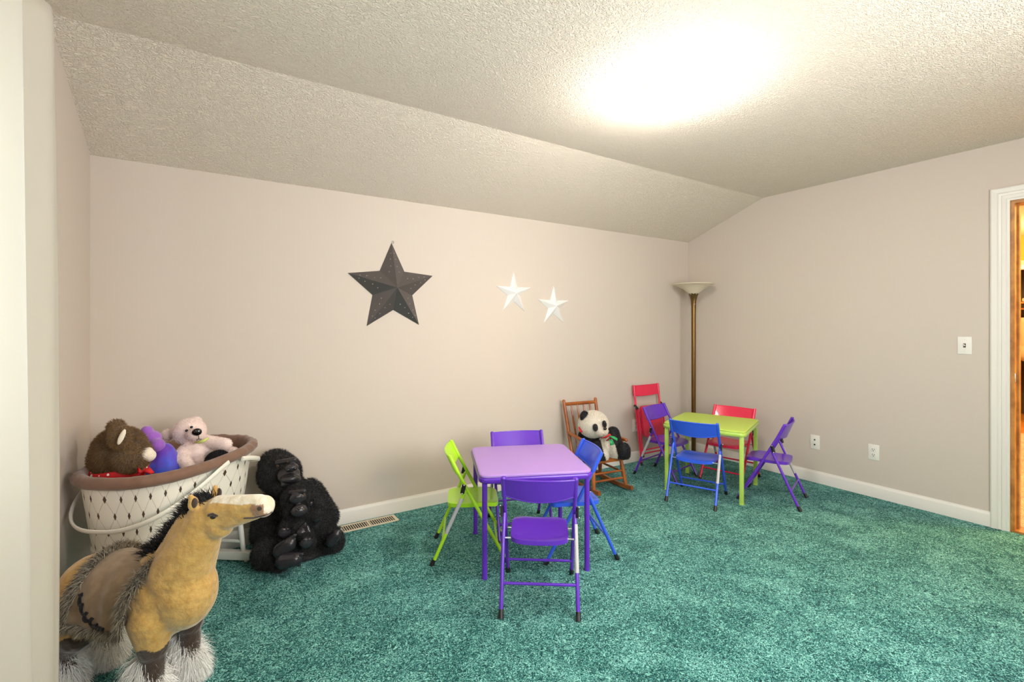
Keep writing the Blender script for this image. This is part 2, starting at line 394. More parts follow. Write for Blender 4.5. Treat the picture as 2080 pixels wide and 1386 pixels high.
# ------------------------------------------------------------------ curtain
def curtain():
    m = mat('cream_curtain_cloth', rgb(232, 225, 212), .85, sheen=.2, bump=(260, .12, .001)); nt = m.node_tree
    b = nt.nodes['Principled BSDF']; o = nt.nodes['Material Output']
    tr = nt.nodes.new('ShaderNodeBsdfTranslucent'); tr.inputs[0].default_value = rgb(236, 236, 232)
    mx = nt.nodes.new('ShaderNodeMixShader'); mx.inputs[0].default_value = .5
    nt.links.new(b.outputs[0], mx.inputs[1]); nt.links.new(tr.outputs[0], mx.inputs[2]); nt.links.new(mx.outputs[0], o.inputs[0])
    t = thing('curtain', 'long cream curtain hanging in soft folds at the left window', 'curtain', (-.375, .8, 0))
    NY, NZ = 300, 40; vs = []; bm = B()
    Y0, Y1, Z0, Z1 = -.15, 1.86, .012, 2.16
    for i in range(NY+1):
        col = []
        for j in range(NZ+1):
            v = j/NZ; y = Y0+(Y1-Y0)*i/NY; z = Z0+(Z1-Z0)*v
            s = (y-Y0)/(Y1-Y0); amp = .030+.010*(1-v)
            ph = s*2*PI*7.5+.35*math.sin(3*v+s*9)
            x = amp*math.sin(ph)+.012*math.sin(ph*.37+2*v)
            if s > .93:                                    # the end fold is flat
                k = (s-.93)/.07; x = x*(1-k)+k*(.026+.008*math.sin(v*PI)-.010*v)
            yy = y+.010*math.cos(ph)-(.006*(1-v) if s > .9 else 0)
            col.append(bm.verts.new((x, yy-.8, z)))
        vs.append(col)
    for i in range(NY):
        for j in range(NZ): bm.faces.new((vs[i][j], vs[i+1][j], vs[i+1][j+1], vs[i][j+1]))
    bmesh.ops.recalc_face_normals(bm, faces=bm.faces)
    g = bmesh.ops.solidify(bm, geom=bm.faces[:], thickness=.0025)
    build('drape', bm, m, t, angle=180, recalc=False)
    r = B(); tube(r, [(-.055, -1.0, 2.12), (-.055, 1.0, 2.12)], .009, 12)
    tube(r, [(-.113, .98, 2.12), (-.035, .98, 2.12)], .006, 8); tube(r, [(-.113, -.98, 2.12), (-.035, -.98, 2.12)], .006, 8)
    ro = build('curtain_rod', r, M_trim); ro.location = (-.375, .8, 0); tag(ro, 'slim white curtain rod at the top of the left window', 'curtain rod')
curtain()

# ------------------------------------------------------------------ folding chairs
def ft(z): return .2-.31*z/.585                      # the long tube's y at height z
def rearleg(z): return -.2+.18*z/.4
def chair_parts(t, M, folded=False):
    W = .165
    if not folded:
        mainp = lambda s: [(s*W, ft(0)-.0, .012), (s*W, ft(.3), .3), (s*W, ft(.585), .585)]
        for s in (-1, 1):
            bm = B(); tube(bm, mainp(s), .0095, 12); ell(bm, (s*W, ft(.585), .585), .0098, sub=2); a = build('front_leg', bm, M, t)
            bm = B(); tube(bm, [(s*W, ft(0)+.003, .0), (s*W, ft(.03), .032)], [.0125, .0112], 12); build('foot_cap', bm, M_black, a)
            bm = B(); tube(bm, [(s*(W+.004), rearleg(.012), .012), (s*(W+.004), rearleg(.2), .2), (s*(W+.002), rearleg(.395), .395)], .0092, 12); l = build('rear_leg', bm, M, t)
            bm = B(); tube(bm, [(s*(W+.004), rearleg(0)-.003, 0), (s*(W+.004), rearleg(.03), .032)], [.0125, .011], 12); build('foot_cap', bm, M_black, l)
            bm = B(); p0 = Vector((s*(W+.013), ft(.43), .43)); p1 = Vector((s*(W+.013), rearleg(.385)-.012, .385))
            tube(bm, [p0, p1], .011, 10, squash=(1, .55)); c = build('hinge_clip', bm, M_black, t)
            for p in (p0, p1):
                bm = B(); ell(bm, p+Vector((s*.007, 0, 0)), (.0045, .0045, .0045), sub=2); build('rivet', bm, M_chrome, c)
        bm = B(); tube(bm, [(W+.004, rearleg(.17), .17), (W+.004, rearleg(  .355), .355)], .0099, 12, squash=(1, 1)); build('silver_label', bm, M_silver, t)['label'] = 'silver safety sticker on one leg'
        bm = B(); tube(bm, [(-W, rearleg(.125), .125), (W, rearleg(.125), .125)], .0065, 10); build('cross_bar', bm, M, t)
        bm = B(); tube(bm, [(-W, ft(.09), .09), (W, ft(.09), .09)], .0065, 10); build('cross_bar', bm, M, t)
        for y_, z_ in ((ft(.298), .298), (rearleg(.296), .296)):
            bm = B(); tube(bm, [(-W, y_, z_), (W, y_, z_)], .0048, 8); build('seat_pivot', bm, M_chrome, t)
        seat_c, seat_rot = Vector((0, .02, .306)), Matrix.Identity(3)
        backy = lambda z: ft(z); ztop, zlow = .588, .497
        lean = math.atan2(.31, .585)
    W2 = .135
    # seat: dished pressed panel with a turned down lip
    bm = B(); NX, NY = 16, 16; g = []
    hx, hy = W2, .142
    for i in range(NX+1):
        row = []
        for j in range(NY+1):
            u = -1+2*i/NX; v = -1+2*j/NY
            k = (abs(u)**6+abs(v)**6)**(1/6) if (u or v) else 1
            m_ = max(abs(u), abs(v)); f = m_/k if k > 0 else 1
            x, y = u*hx*f, v*hy*f
            r = max(abs(u), abs(v))
            z = -.010*(1-min(1, (u*u*.9+(v+.2)**2*.5)))+.006*max(0, v-.6)/.4*-1
            if r > .99: z -= .004
            row.append(bm.verts.new((x, y, z)))
        g.append(row)
    for i in range(NX):
        for j in range(NY): bm.faces.new((g[i][j], g[i+1][j], g[i+1][j+1], g[i][j+1]))
    bmesh.ops.recalc_face_normals(bm, faces=bm.faces)
    if bm.faces[0].normal.z < 0: bmesh.ops.reverse_faces(bm, faces=bm.faces)
    be = [e for e in bm.edges if e.is_boundary]
    r = bmesh.ops.extrude_edge_only(bm, edges=be); vv = [v for v in r['geom'] if isinstance(v, bmesh.types.BMVert)]
    for v in vv: v.co.z -= .020; v.co.x *= 1.0; v.co.y *= 1.0
    be = [e for e in bm.edges if e.is_boundary]
    bmesh.ops.holes_fill(bm, edges=be)
    return bm
def backpanel(bm, W, y0, z0, y1, z1, bulge=.026, sag=.022):
    """panel between the two tubes, curved away from the sitter; (y0,z0) low edge, (y1,z1) top edge"""
    N = 16; th = .007; P = []
    for i in range(N+1):
        u = -1+2*i/N; c = 1-u*u
        row = []
        for j in range(6):
            v = j/5; y = y0+(y1-y0)*v; z = z0+(z1-z0)*v
            z -= sag*c*(1-v)
            flare = 0
            row.append((u*W, y-bulge*c, z))
        P.append(row)
    F = [[bm.verts.new(p) for p in r] for r in P]; K = [[bm.verts.new((p[0], p[1]-th, p[2])) for p in r] for r in P]
    for i in range(N):
        for j in range(5):
            bm.faces.new((F[i][j], F[i+1][j], F[i+1][j+1], F[i][j+1])); bm.faces.new((K[i][j], K[i][j+1], K[i+1][j+1], K[i+1][j]))
        for j in (0, 5): bm.faces.new((F[i][j], K[i][j], K[i+1][j], F[i+1][j]))
    for i in (0, N):
        for j in range(5): bm.faces.new((F[i][j], F[i][j+1], K[i][j+1], K[i][j]))
    # rolled rims along the top and bottom edge
    for j in (0, 5): tube(bm, [(p[j][0], p[j][1]-th/2, p[j][2]) for p in P], .0048, 8)
    for s in (0, N): tube(bm, [(P[s][0][0], P[s][0][1], P[s][0][2]-.004), (P[s][5][0], P[s][5][1], P[s][5][2]+.006)], .0118, 12)
def folding_chair(label, loc, facing, M, group=None):
    t = thing('folding_chair', label, 'chair', (loc[0], loc[1], 0), math.radians(facing-90), group)
    bm = chair_parts(t, M)
    s = build('seat', bm, M, t, angle=50); s.location = (0, .02, .318)
    bm = B(); backpanel(bm, .165, ft(.495), .495, ft(.583), .583); build('backrest', bm, M, t, angle=50)
    return t
folding_chair('purple folding chair in front of the purple table, back towards us', (1.351, 1.864), 54, M_purple)
folding_chair('lime green folding chair at the left side of the purple table', (1.283, 2.456), -27.4, M_lime)
folding_chair('blue folding chair at the right side of the purple table', (1.80, 2.147), 156, M_blue)
folding_chair('purple folding chair behind the purple table, mostly hidden under its top', (1.700, 2.556), 248, M_purple)
folding_chair('blue folding chair in front of the lime green table', (3.105, 2.28), 22.7, M_blue)
folding_chair('red folding chair opened behind the lime green table', (3.748, 2.432), 192, M_red)
folding_chair('purple folding chair on the left of the lime green table, before the folded red chair', (3.350, 2.776), -80, M_purple)
folding_chair('purple folding chair at the right of the lime green table, seen side on', (3.57, 1.97), 109.4, M_purple)

def folded_chair():
    M = M_red; W = .165; H = .73
    t = thing('folding_chair', 'red folding chair folded flat and leaning on the back wall', 'chair', (3.565, 3.085, 0), 0)
    lean = .10                       # metres the top leans back towards the wall
    def P(x, z, out=0): return (x, z/H*lean-out, z)
    for s in (-1, 1):
        bm = B(); tube(bm, [P(s*W, .01), P(s*W, H)], .0095, 12); a = build('front_leg', bm, M, t)
        bm = B(); tube(bm, [P(s*W, 0), P(s*W, .03)], [.0125, .011], 12); build('foot_cap', bm, M_black, a)
        bm = B(); tube(bm, [P(s*(W+.002), .09, .028), P(s*(W+.002), .52, .028)], .009, 12); l = build('rear_leg', bm, M, t)
        bm = B(); tube(bm, [P(s*(W+.002), .08, .028), P(s*(W+.002), .112, .028)], .0125, 12); build('foot_cap', bm, M_black, l)
        bm = B(); tube(bm, [P(s*(W+.012), .545, -.004), P(s*(W+.012), .515, .032)], .012, 10); c = build('hinge_clip', bm, M_black, t)
        bm = B(); ell(bm, P(s*(W+.021), .53, .012), .005, sub=2); build('rivet', bm, M_chrome, c)
    for z, o in ((.14, .028), (.10, 0)):
        bm = B(); tube(bm, [P(-W, z, o), P(W, z, o)], .0065, 10); build('cross_bar', bm, M, t)
    bm = B(); pts = rrect(.135, .142, .03)
    a = [bm.verts.new(P(x, .395+y, .016)) for x, y in pts]; b = [bm.verts.new(P(x, .395+y, .040)) for x, y in pts]; n = len(pts)
    for i in range(n): bm.faces.new((a[i], a[(i+1) % n], b[(i+1) % n], b[i]))
    bm.faces.new(a); bm.faces.new(b[::-1]); build('seat', bm, M, t)
    for z in (.3, .48):
        bm = B(); tube(bm, [P(-W, z, .02), P(W, z, .02)], .0045, 8); build('seat_pivot', bm, M_chrome, t)
    bm = B(); backpanel(bm, W, P(0, .635)[1], .635, P(0, H-.008)[1], H-.008, bulge=-.0, sag=.008); build('backrest', bm, M, t, angle=50)
folded_chair()

# ------------------------------------------------------------------ tables
def table(label, loc, rot, Mtop, Mrim, Mleg, h=.53, hs=.295, sq=False):
    t = thing('play_table', label, 'table', (loc[0], loc[1], 0), math.radians(rot))
    bm = B(); r = .045
    prof = [(0, h-.012), (0, h-.004), (-.003, h-.001), (-.010, h)]
    rings = [[bm.verts.new((x, y, z)) for x, y in rrect(hs+o, hs+o, r, 8)] for o, z in prof]; n = len(rings[0])
    for i in range(3):
        for k in range(n): bm.faces.new((rings[i][k], rings[i][(k+1) % n], rings[i+1][(k+1) % n], rings[i+1][k]))
    bm.faces.new(rings[-1]); bm.faces.new(rings[0][::-1]); build('tabletop', bm, Mtop, t)
    bm = B()
    pts = rrect(hs+.002, hs+.002, r, 8); pts.append(pts[0])
    zz = [(x, y, h-.026) for x, y in pts]
    rings = [[bm.verts.new((x, y, z)) for x, y in rrect(hs+o, hs+o, r, 8)] for o, z in [(-.012, h-.0135), (.001, h-.014), (.005, h-.02), (.005, h-.034), (0, h-.042), (-.014, h-.042), (-.014, h-.0135)]]
    n = len(rings[0])
    for i in range(6):
        for k in range(n): bm.faces.new((rings[i][k], rings[i][(k+1) % n], rings[i+1][(k+1) % n], rings[i+1][k]))
    build('rim', bm, Mrim, t)
    for sx in (-1, 1):
        for sy in (-1, 1):
            bm = B(); c = hs-.025
            if sq: 
                box(bm, (sx*c-.0145, sy*c-.0145, .012), (sx*c+.0145, sy*c+.0145, h-.03), .005)
            else: tube(bm, [(sx*c, sy*c, .012), (sx*c, sy*c, h-.03)], .0135, 16)
            l = build('leg', bm, Mleg, t)
            bm = B()
            if sq: box(bm, (sx*c-.0148, sy*c-.0148, 0), (sx*c+.0148, sy*c+.0148, .013), .002)
            else: tube(bm, [(sx*c, sy*c, 0), (sx*c, sy*c, .015)], .0145, 16)
            build('foot_cap', bm, Mleg, l)
    return t
table('square purple play table with reflection coloured into its pale purple top', (1.555, 2.27), -23.4, M_purple_top, M_purple, M_purple)
table('square lime green play table near the back corner', (3.41, 2.366), 21, M_greentop, M_limeleg, M_limeleg, sq=True)

# ------------------------------------------------------------------ rocking chair
def rocking_chair():
    t = thing('rocking_chair', 'small honey coloured wooden rocking chair with spindle back', 'rocking chair', (2.665, 2.905, 0), math.radians(172))
    M = M_wood; W = .15
    def turned(p0, p1, r, bulge=.35, n=9):
        p0 = Vector(p0); p1 = Vector(p1)
        return [p0.lerp(p1, i/n) for i in range(n+1)], [r*(1+bulge*math.sin(PI*i/n)) for i in range(n+1)]
    bm = B(); pts = rrect(.158, .15, .03)
    a = [bm.verts.new((x, y*1.13+.02, .232)) for x, y in pts]; b = [bm.verts.new((x, y*1.13+.02, .25)) for x, y in pts]; c = [bm.verts.new((x*.95, y*1.08+.02, .256)) for x, y in pts]; n = len(pts)
    for P, Q in ((a, b), (b, c)):
        for i in range(n): bm.faces.new((P[i], P[(i+1) % n], Q[(i+1) % n], Q[i]))
    bm.faces.new(a[::-1]); bm.faces.new(c); build('seat', bm, M, t)
    rock = lambda y: .006+.22*y*y
    for s in (-1, 1):
        bm = B(); N = 20; R = []
        for i in range(N+1):
            y = -.27+.54*i/N; z = rock(y); hx = .011
            R.append([bm.verts.new((s*W-hx, y, z)), bm.verts.new((s*W+hx, y, z)), bm.verts.new((s*W+hx, y, z+.03)), bm.verts.new((s*W-hx, y, z+.03))])
        for i in range(N):
            for k in range(4): bm.faces.new((R[i][k], R[i][(k+1) % 4], R[i+1][(k+1) % 4], R[i+1][k]))
        bm.faces.new(R[0][::-1]); bm.faces.new(R[-1]); build('rocker', bm, M, t, angle=30)
        p, r = turned((s*W, .195, rock(.195)+.024), (s*(W-.02), .155, .236), .0125); bm = B(); tube(bm, p, r, 12); build('leg', bm, M, t)
        p, r = turned((s*W, -.155, rock(.155)+.024), (s*(W-.02), -.12, .236), .0125); bm = B(); tube(bm, p, r, 12); build('leg', bm, M, t)
        p, r = turned((s*(W-.004), -.125, .245), (s*(W+.008), -.235, .655), .0135, .1); bm = B(); tube(bm, p, r, 12); ell(bm, p[-1], (.0145, .0145, .014), sub=2); build('back_post', bm, M, t)
        p, r = turned((s*(W+.004), -.168, .405), (s*(W+.022), .170, .382), .0115, .2); bm = B(); tube(bm, p, r, 12); ell(bm, p[-1], .0135, sub=2); build('armrest', bm, M, t)
        p, r = turned((s*(W+.0), .135, .25), (s*(W+.018), .13, .378), .008, .3); bm = B(); tube(bm, p, r, 10); build('arm_support', bm, M, t)
        p, r = turned((s*(W-.008), -.142, .135), (s*(W-.008), .176, .135), .007, .3); bm = B(); tube(bm, p, r, 10); build('stretcher', bm, M, t)
    for y, z in ((.173, .15), (-.143, .15), (.182, .095)):
        p, r = turned((-W+.006, y, z), (W-.006, y, z), .007, .3); bm = B(); tube(bm, p, r, 10); build('stretcher', bm, M, t)
    p, r = turned((-W-.008, -.228, .63), (W+.008, -.228, .63), .012, .1); bm = B(); tube(bm, p, r, 12, squash=(.8, 1.1)); build('top_rail', bm, M, t)
    for k in range(4):
        x = -.09+.06*k
        p, r = turned((x*.9, -.13, .25), (x*1.03, -.228, .628), .0058, .5); bm = B(); tube(bm, p, r, 8); build('spindle', bm, M, t)
rocking_chair()

# ------------------------------------------------------------------ soft toys: tools
def capsule(p0, p1, r0, r1): return ('c', Vector(p0), Vector(p1), r0, r1)
def egg(c, r, rot=None): return ('e', Vector(c), r if not isinstance(r, (int, float)) else (r, r, r), rot)
def blob(prims, voxel=.008, smooth=6, off=Vector((0, 0, 0))):
    """one continuous skin round all the given lumps"""
    bm = B()
    for p in prims:
        if p[0] == 'e': ell(bm, p[1]-off, p[2], p[3], 3)
        else:
            s = B(); ell(s, p[1]-off, p[3], None, 2); ell(s, p[2]-off, p[4], None, 2)
            h = bmesh.ops.convex_hull(s, input=s.verts)
            inn = list({g for g in h['geom_interior']+h['geom_unused'] if isinstance(g, bmesh.types.BMVert)})
            if inn: bmesh.ops.delete(s, geom=inn, context='VERTS')
            tmp = bpy.data.meshes.new('t'); s.to_mesh(tmp); s.free(); bm.from_mesh(tmp); bpy.data.meshes.remove(tmp)
    me = bpy.data.meshes.new('t'); bm.to_mesh(me); bm.free()
    o = bpy.data.objects.new('t', me); COL.objects.link(o)
    m = o.modifiers.new('r', 'REMESH'); m.mode = 'VOXEL'; m.voxel_size = voxel
    m = o.modifiers.new('s', 'SMOOTH'); m.factor = .5; m.iterations = smooth
    dg = bpy.context.evaluated_depsgraph_get(); dg.update()
    out = bpy.data.meshes.new_from_object(o.evaluated_get(dg))
    bpy.data.objects.remove(o); bpy.data.meshes.remove(me); out.materials.clear(); return out
def add_fur(me, n, length, width, down=.3, seed=1, region=None, matmap=None, lenf=None, rnd=.5, droop=.0):
    """short hairs rooted all over the skin; returns a new mesh of skin + hairs"""
    rg = np.random.default_rng(seed)
    nv = len(me.vertices); co = np.zeros(nv*3); me.vertices.foreach_get('co', co); co = co.reshape(-1, 3)
    me.calc_loop_triangles(); nt = len(me.loop_triangles)
    tv = np.zeros(nt*3, int); me.loop_triangles.foreach_get('vertices', tv); tv = tv.reshape(-1, 3)
    tp = np.zeros(nt, int); me.loop_triangles.foreach_get('polygon_index', tp)
    mi = np.array([p.material_index for p in me.polygons])
    a, b, c = co[tv[:, 0]], co[tv[:, 1]], co[tv[:, 2]]
    nr = np.cross(b-a, c-a); ar = np.linalg.norm(nr, axis=1); nrm = nr/np.maximum(ar, 1e-12)[:, None]
    wgt = ar.copy()
    if region is not None:
        cen = (a+b+c)/3; wgt *= np.array([region(x) for x in cen])
    pick = rg.choice(nt, n, p=wgt/wgt.sum()); u = rg.random((n, 1)); v = rg.random((n, 1)); f = (u+v) > 1; u[f] = 1-u[f]; v[f] = 1-v[f]
    P = a[pick]+(b-a)[pick]*u+(c-a)[pick]*v; N = nrm[pick]
    D = N+rg.normal(0, rnd*.5, (n, 3))+np.array([0, 0, -down]); D /= np.linalg.norm(D, axis=1)[:, None]
    L = length*(.6+.6*rg.random((n, 1)))
    if lenf is not None: L = L*np.array([lenf(x) for x in P])[:, None]
    T = np.cross(D, rg.normal(0, 1, (n, 3))); T /= np.linalg.norm(T, axis=1)[:, None]; T *= width*.5
    Pm = P+D*L*.55; D2 = D+np.array([0, 0, -down*.8-droop]); D2 /= np.linalg.norm(D2, axis=1)[:, None]; Pe = Pm+D2*L*.5
    P = P-N*.002
    V = np.stack([P-T, P+T, Pm+T*.7, Pm-T*.7, Pe], axis=1).reshape(-1, 3)
    allv = np.concatenate([co, V]).tolist(); base = nv
    faces = [list(p.vertices) for p in me.polygons]; ms = mi.tolist()
    pm = mi[tp[pick]]
    for i in range(n):
        k = base+i*5; faces.append([k, k+1, k+2, k+3]); faces.append([k+3, k+2, k+4]); q = int(pm[i]); ms += [q, q]
    out = bpy.data.meshes.new('fur'); out.from_pydata(allv, [], faces); out.polygons.foreach_set('material_index', ms)
    return out
def paint(me, fn):
    me.polygons.foreach_set('material_index', [fn(p.center) for p in me.polygons])
def plush(name, color, sheen=.5, rough=.9, b=(180, .5, .003), spec=.2):
    return mat(name, color, rough, sheen=sheen, bump=b, spec=spec)
M_tan = mat('tan_plush', rgb(206, 166, 96), .8, sheen=.5, bump=(34, .75, .012, rgb(190, 148, 78)), spec=.25)
M_cream = plush('cream_plush', rgb(238, 226, 208)); M_whitefur = plush('white_fur', rgb(252, 250, 246), .3)
M_darkbrown = plush('dark_brown_plush', rgb(66, 50, 42)); M_blackhair = plush('black_hair', rgb(30, 28, 32), .2)
M_saddle = mat('taupe_suede', rgb(152, 128, 100), .8, sheen=.4, bump=(30, .25, .004, rgb(136, 112, 84))); M_greyfur = plush('grey_fur', rgb(150, 140, 122), .2)
M_greyfur2 = plush('dark_grey_fur', rgb(96, 88, 76), .2)
M_eye = mat('glossy_black_eye', rgb(12, 10, 10), .08, coat=.5)
M_blackfur = mat('black_plush_fur', rgb(16, 15, 19), .55, sheen=.25, spec=.3); M_blackvinyl = mat('black_vinyl_skin', rgb(44, 41, 46), .24, bump=(60, .25, .003))
M_bearbrown = plush('brown_bear_fur', rgb(122, 90, 50)); M_pink = plush('pale_pink_plush', rgb(246, 226, 220), .6)
M_pandawhite = plush('white_panda_fur', rgb(236, 228, 214))
M_white = mat('white_paint', rgb(236, 232, 222), .4); M_liner = mat('brown_quilted_liner', rgb(122, 90, 72), .75, sheen=.3, bump=(14, .35, .01))

# ------------------------------------------------------------------ bassinet
BC = Vector((-.110, 2.812, 0)); BA = math.radians(53)
def bassinet():
    t = thing('bassinet', 'white woven bassinet with brown padded rim on a white stand in the left corner', 'bassinet', BC, BA)
    N = 96
    def oval(hx, hy, k, e=2.5):
        a = k*2*PI/N; c, s = math.cos(a), math.sin(a)
        return (hx*abs(c)**(2/e)*(1 if c >= 0 else -1), hy*abs(s)**(2/e)*(1 if s >= 0 else -1))
    def ring(v):      # v 0 floor of basket .. 1 rim
        f = v**.8
        return .343+.041*f, .205+.045*f, .335+.312*v
    m = mat('white_woven_splint', rgb(238, 233, 222), .5); nt = m.node_tree; b = nt.nodes['Principled BSDF']
    uv = nt.nodes.new('ShaderNodeUVMap'); sp = nt.nodes.new('ShaderNodeSeparateXYZ'); nt.links.new(uv.outputs[0], sp.inputs[0])
    def mth(op, a, b=None, c=None):
        n = nt.nodes.new('ShaderNodeMath'); n.operation = op
        for i, q in enumerate((a, b, c)):
            if q is None: continue
            if isinstance(q, (int, float)): n.inputs[i].default_value = q
            else: nt.links.new(q, n.inputs[i])
        return n.outputs[0]
    u, v = sp.outputs[0], sp.outputs[1]
    row = mth('FLOOR', v); odd = mth('MULTIPLY', mth('MODULO', row, 2), .5)
    x = mth('ABSOLUTE', mth('SUBTRACT', mth('FRACT', mth('ADD', u, odd)), .5)); y = mth('ABSOLUTE', mth('SUBTRACT', mth('FRACT', v), .5))
    dia = mth('LESS_THAN', mth('ADD', mth('DIVIDE', x, .105), mth('DIVIDE', y, .24)), 1)
    ln = mth('LESS_THAN', mth('ABSOLUTE', mth('SUBTRACT', x, mth('MULTIPLY', y, .5))), .016)
    mx = nt.nodes.new('ShaderNodeMix'); mx.data_type = 'RGBA'; mx.inputs[6].default_value = rgb(238, 233, 222); mx.inputs[7].default_value = rgb(176, 166, 150)
    nt.links.new(mth('MULTIPLY', ln, .75), mx.inputs[0])
    m2 = nt.nodes.new('ShaderNodeMix'); m2.data_type = 'RGBA'; m2.inputs[7].default_value = rgb(74, 56, 44)
    nt.links.new(mx.outputs[2], m2.inputs[6]); nt.links.new(dia, m2.inputs[0]); nt.links.new(m2.outputs[2], b.inputs['Base Color'])
    hgt = mth('SUBTRACT', 1, mth('MAXIMUM', dia, ln)); bp = nt.nodes.new('ShaderNodeBump'); bp.inputs['Strength'].default_value = .6; bp.inputs['Distance'].default_value = .003
    nt.links.new(hgt, bp.inputs['Height']); nt.links.new(bp.outputs['Normal'], b.inputs['Normal'])
    bm = B(); uvl = bm.loops.layers.uv.new('UVMap'); NV = 14; R = []
    for j in range(NV+1):
        hx, hy, z = ring(j/NV); R.append([bm.verts.new((*oval(hx, hy, k), z)) for k in range(N)])
    for j in range(NV):
        for k in range(N):
            f = bm.faces.new((R[j][k], R[j][(k+1) % N], R[j+1][(k+1) % N], R[j+1][k]))
            for lp, (kk, jj) in zip(f.loops, ((k, j), (k+1, j), (k+1, j+1), (k, j+1))): lp[uvl].uv = (kk*32/N, jj*4.4/NV)
    bm.faces.new(R[0][::-1])
    build('basket', bm, m, t, angle=60, recalc=False)
    # band round the foot of the basket
    bm = B(); R = []
    for o, z in ((.0, .325), (.006, .325), (.008, .35), (0, .352)):
        R.append([bm.verts.new((*oval(.345+o, .207+o, k), z)) for k in range(N)])
    for j in range(3):
        for k in range(N): bm.faces.new((R[j][k], R[j][(k+1) % N], R[j+1][(k+1) % N], R[j+1][k]))
    build('base_band', bm, M_white, t)
    # padded liner folded over the rim, and its inside down to the mattress
    bm = B(); R = []
    prof = [(.004, -.018), (.016, -.022), (.023, -.012), (.024, .006), (.016, .020), (.002, .026), (-.014, .020), (-.022, .004), (-.026, -.03), (-.04, -.10), (-.06, -.17), (-.10, -.20)]
    rr = random.Random(5)
    for i, (o, z) in enumerate(prof):
        ringv = []
        for k in range(N):
            wob = .0035*math.sin(k*1.9+i)+.002*math.sin(k*.7) if 0 < i < 8 else .003*math.sin(k*1.1)
            x_, y_ = oval(.384+o+wob, .250+o+wob, k); ringv.append(bm.verts.new((x_, y_, .650+z+.5*wob)))
        R.append(ringv)
    for j in range(len(prof)-1):
        for k in range(N): bm.faces.new((R[j][k], R[j][(k+1) % N], R[j+1][(k+1) % N], R[j+1][k]))
    bm.faces.new(R[-1]); build('padded_liner', bm, M_liner, t, angle=180)
    # two flat carrying handles swung down over the ends
    for sgn in (-1, 1):
        bm = B(); P = []
        for k in range(33):
            a = k/32*PI; c = math.cos(a); q = math.sin(a)
            y_ = .276*abs(c)**.8*(1 if c > 0 else -1)
            if sgn < 0: x_ = -.02-.386*q**.8; z = .640-.175*q
            else: x_ = .08+.318*q**.8; z = .630-.10*q
            P.append((x_, y_, z))
        tube(bm, P, .0095, 10, squash=(.6, 1.2)); build('handle', bm, M_white, t)
    # stand: an end frame under each end
    for x_, ya, yb in ((-.31, -.17, .17), (.325, -.165, .15)):
        bm = B(); box(bm, (x_-.02, ya, .012), (x_+.02, yb, .056), .004); s = build('stand_rail', bm, M_white, t)
        for y_ in (ya+.03, yb-.03):
            bm = B(); tube(bm, [(x_, y_, 0), (x_, y_, .014)], .010, 10); build('stand_foot', bm, M_white, s)
        for y_ in (ya+.045, yb-.045):
            bm = B(); tube(bm, [(x_, y_, .054), (x_*.93, y_*.98, .2), (x_*.86, y_*.95, .34)], [.012, .014, .012], 12); build('stand_leg', bm, M_white, t)
        bm = B(); tube(bm, [(x_*.96, ya+.045, .115), (x_*.96, yb-.045, .115)], .009, 10); build('stand_bar', bm, M_white, t)
    bm = B(); box(bm, (-.30, -.02, .30), (.31, .02, .334), .004); build('stand_beam', bm, M_white, t)
bassinet()

# ------------------------------------------------------------------ brown bear in the bassinet
def polka():
    m = mat('red_polka_cloth', rgb(200, 22, 28), .7); nt = m.node_tree; b = nt.nodes['Principled BSDF']
    tc = nt.nodes.new('ShaderNodeTexCoord'); v = nt.nodes.new('ShaderNodeTexVoronoi'); v.inputs['Scale'].default_value = 32; v.inputs['Randomness'].default_value = .25
    lt_ = nt.nodes.new('ShaderNodeMath'); lt_.operation = 'LESS_THAN'; lt_.inputs[1].default_value = .26
    mx = nt.nodes.new('ShaderNodeMix'); mx.data_type = 'RGBA'; mx.inputs[6].default_value = rgb(200, 22, 28); mx.inputs[7].default_value = rgb(245, 240, 235)
    nt.links.new(tc.outputs['Object'], v.inputs['Vector']); nt.links.new(v.outputs['Distance'], lt_.inputs[0]); nt.links.new(lt_.outputs[0], mx.inputs[0]); nt.links.new(mx.outputs[2], b.inputs['Base Color'])
    return m
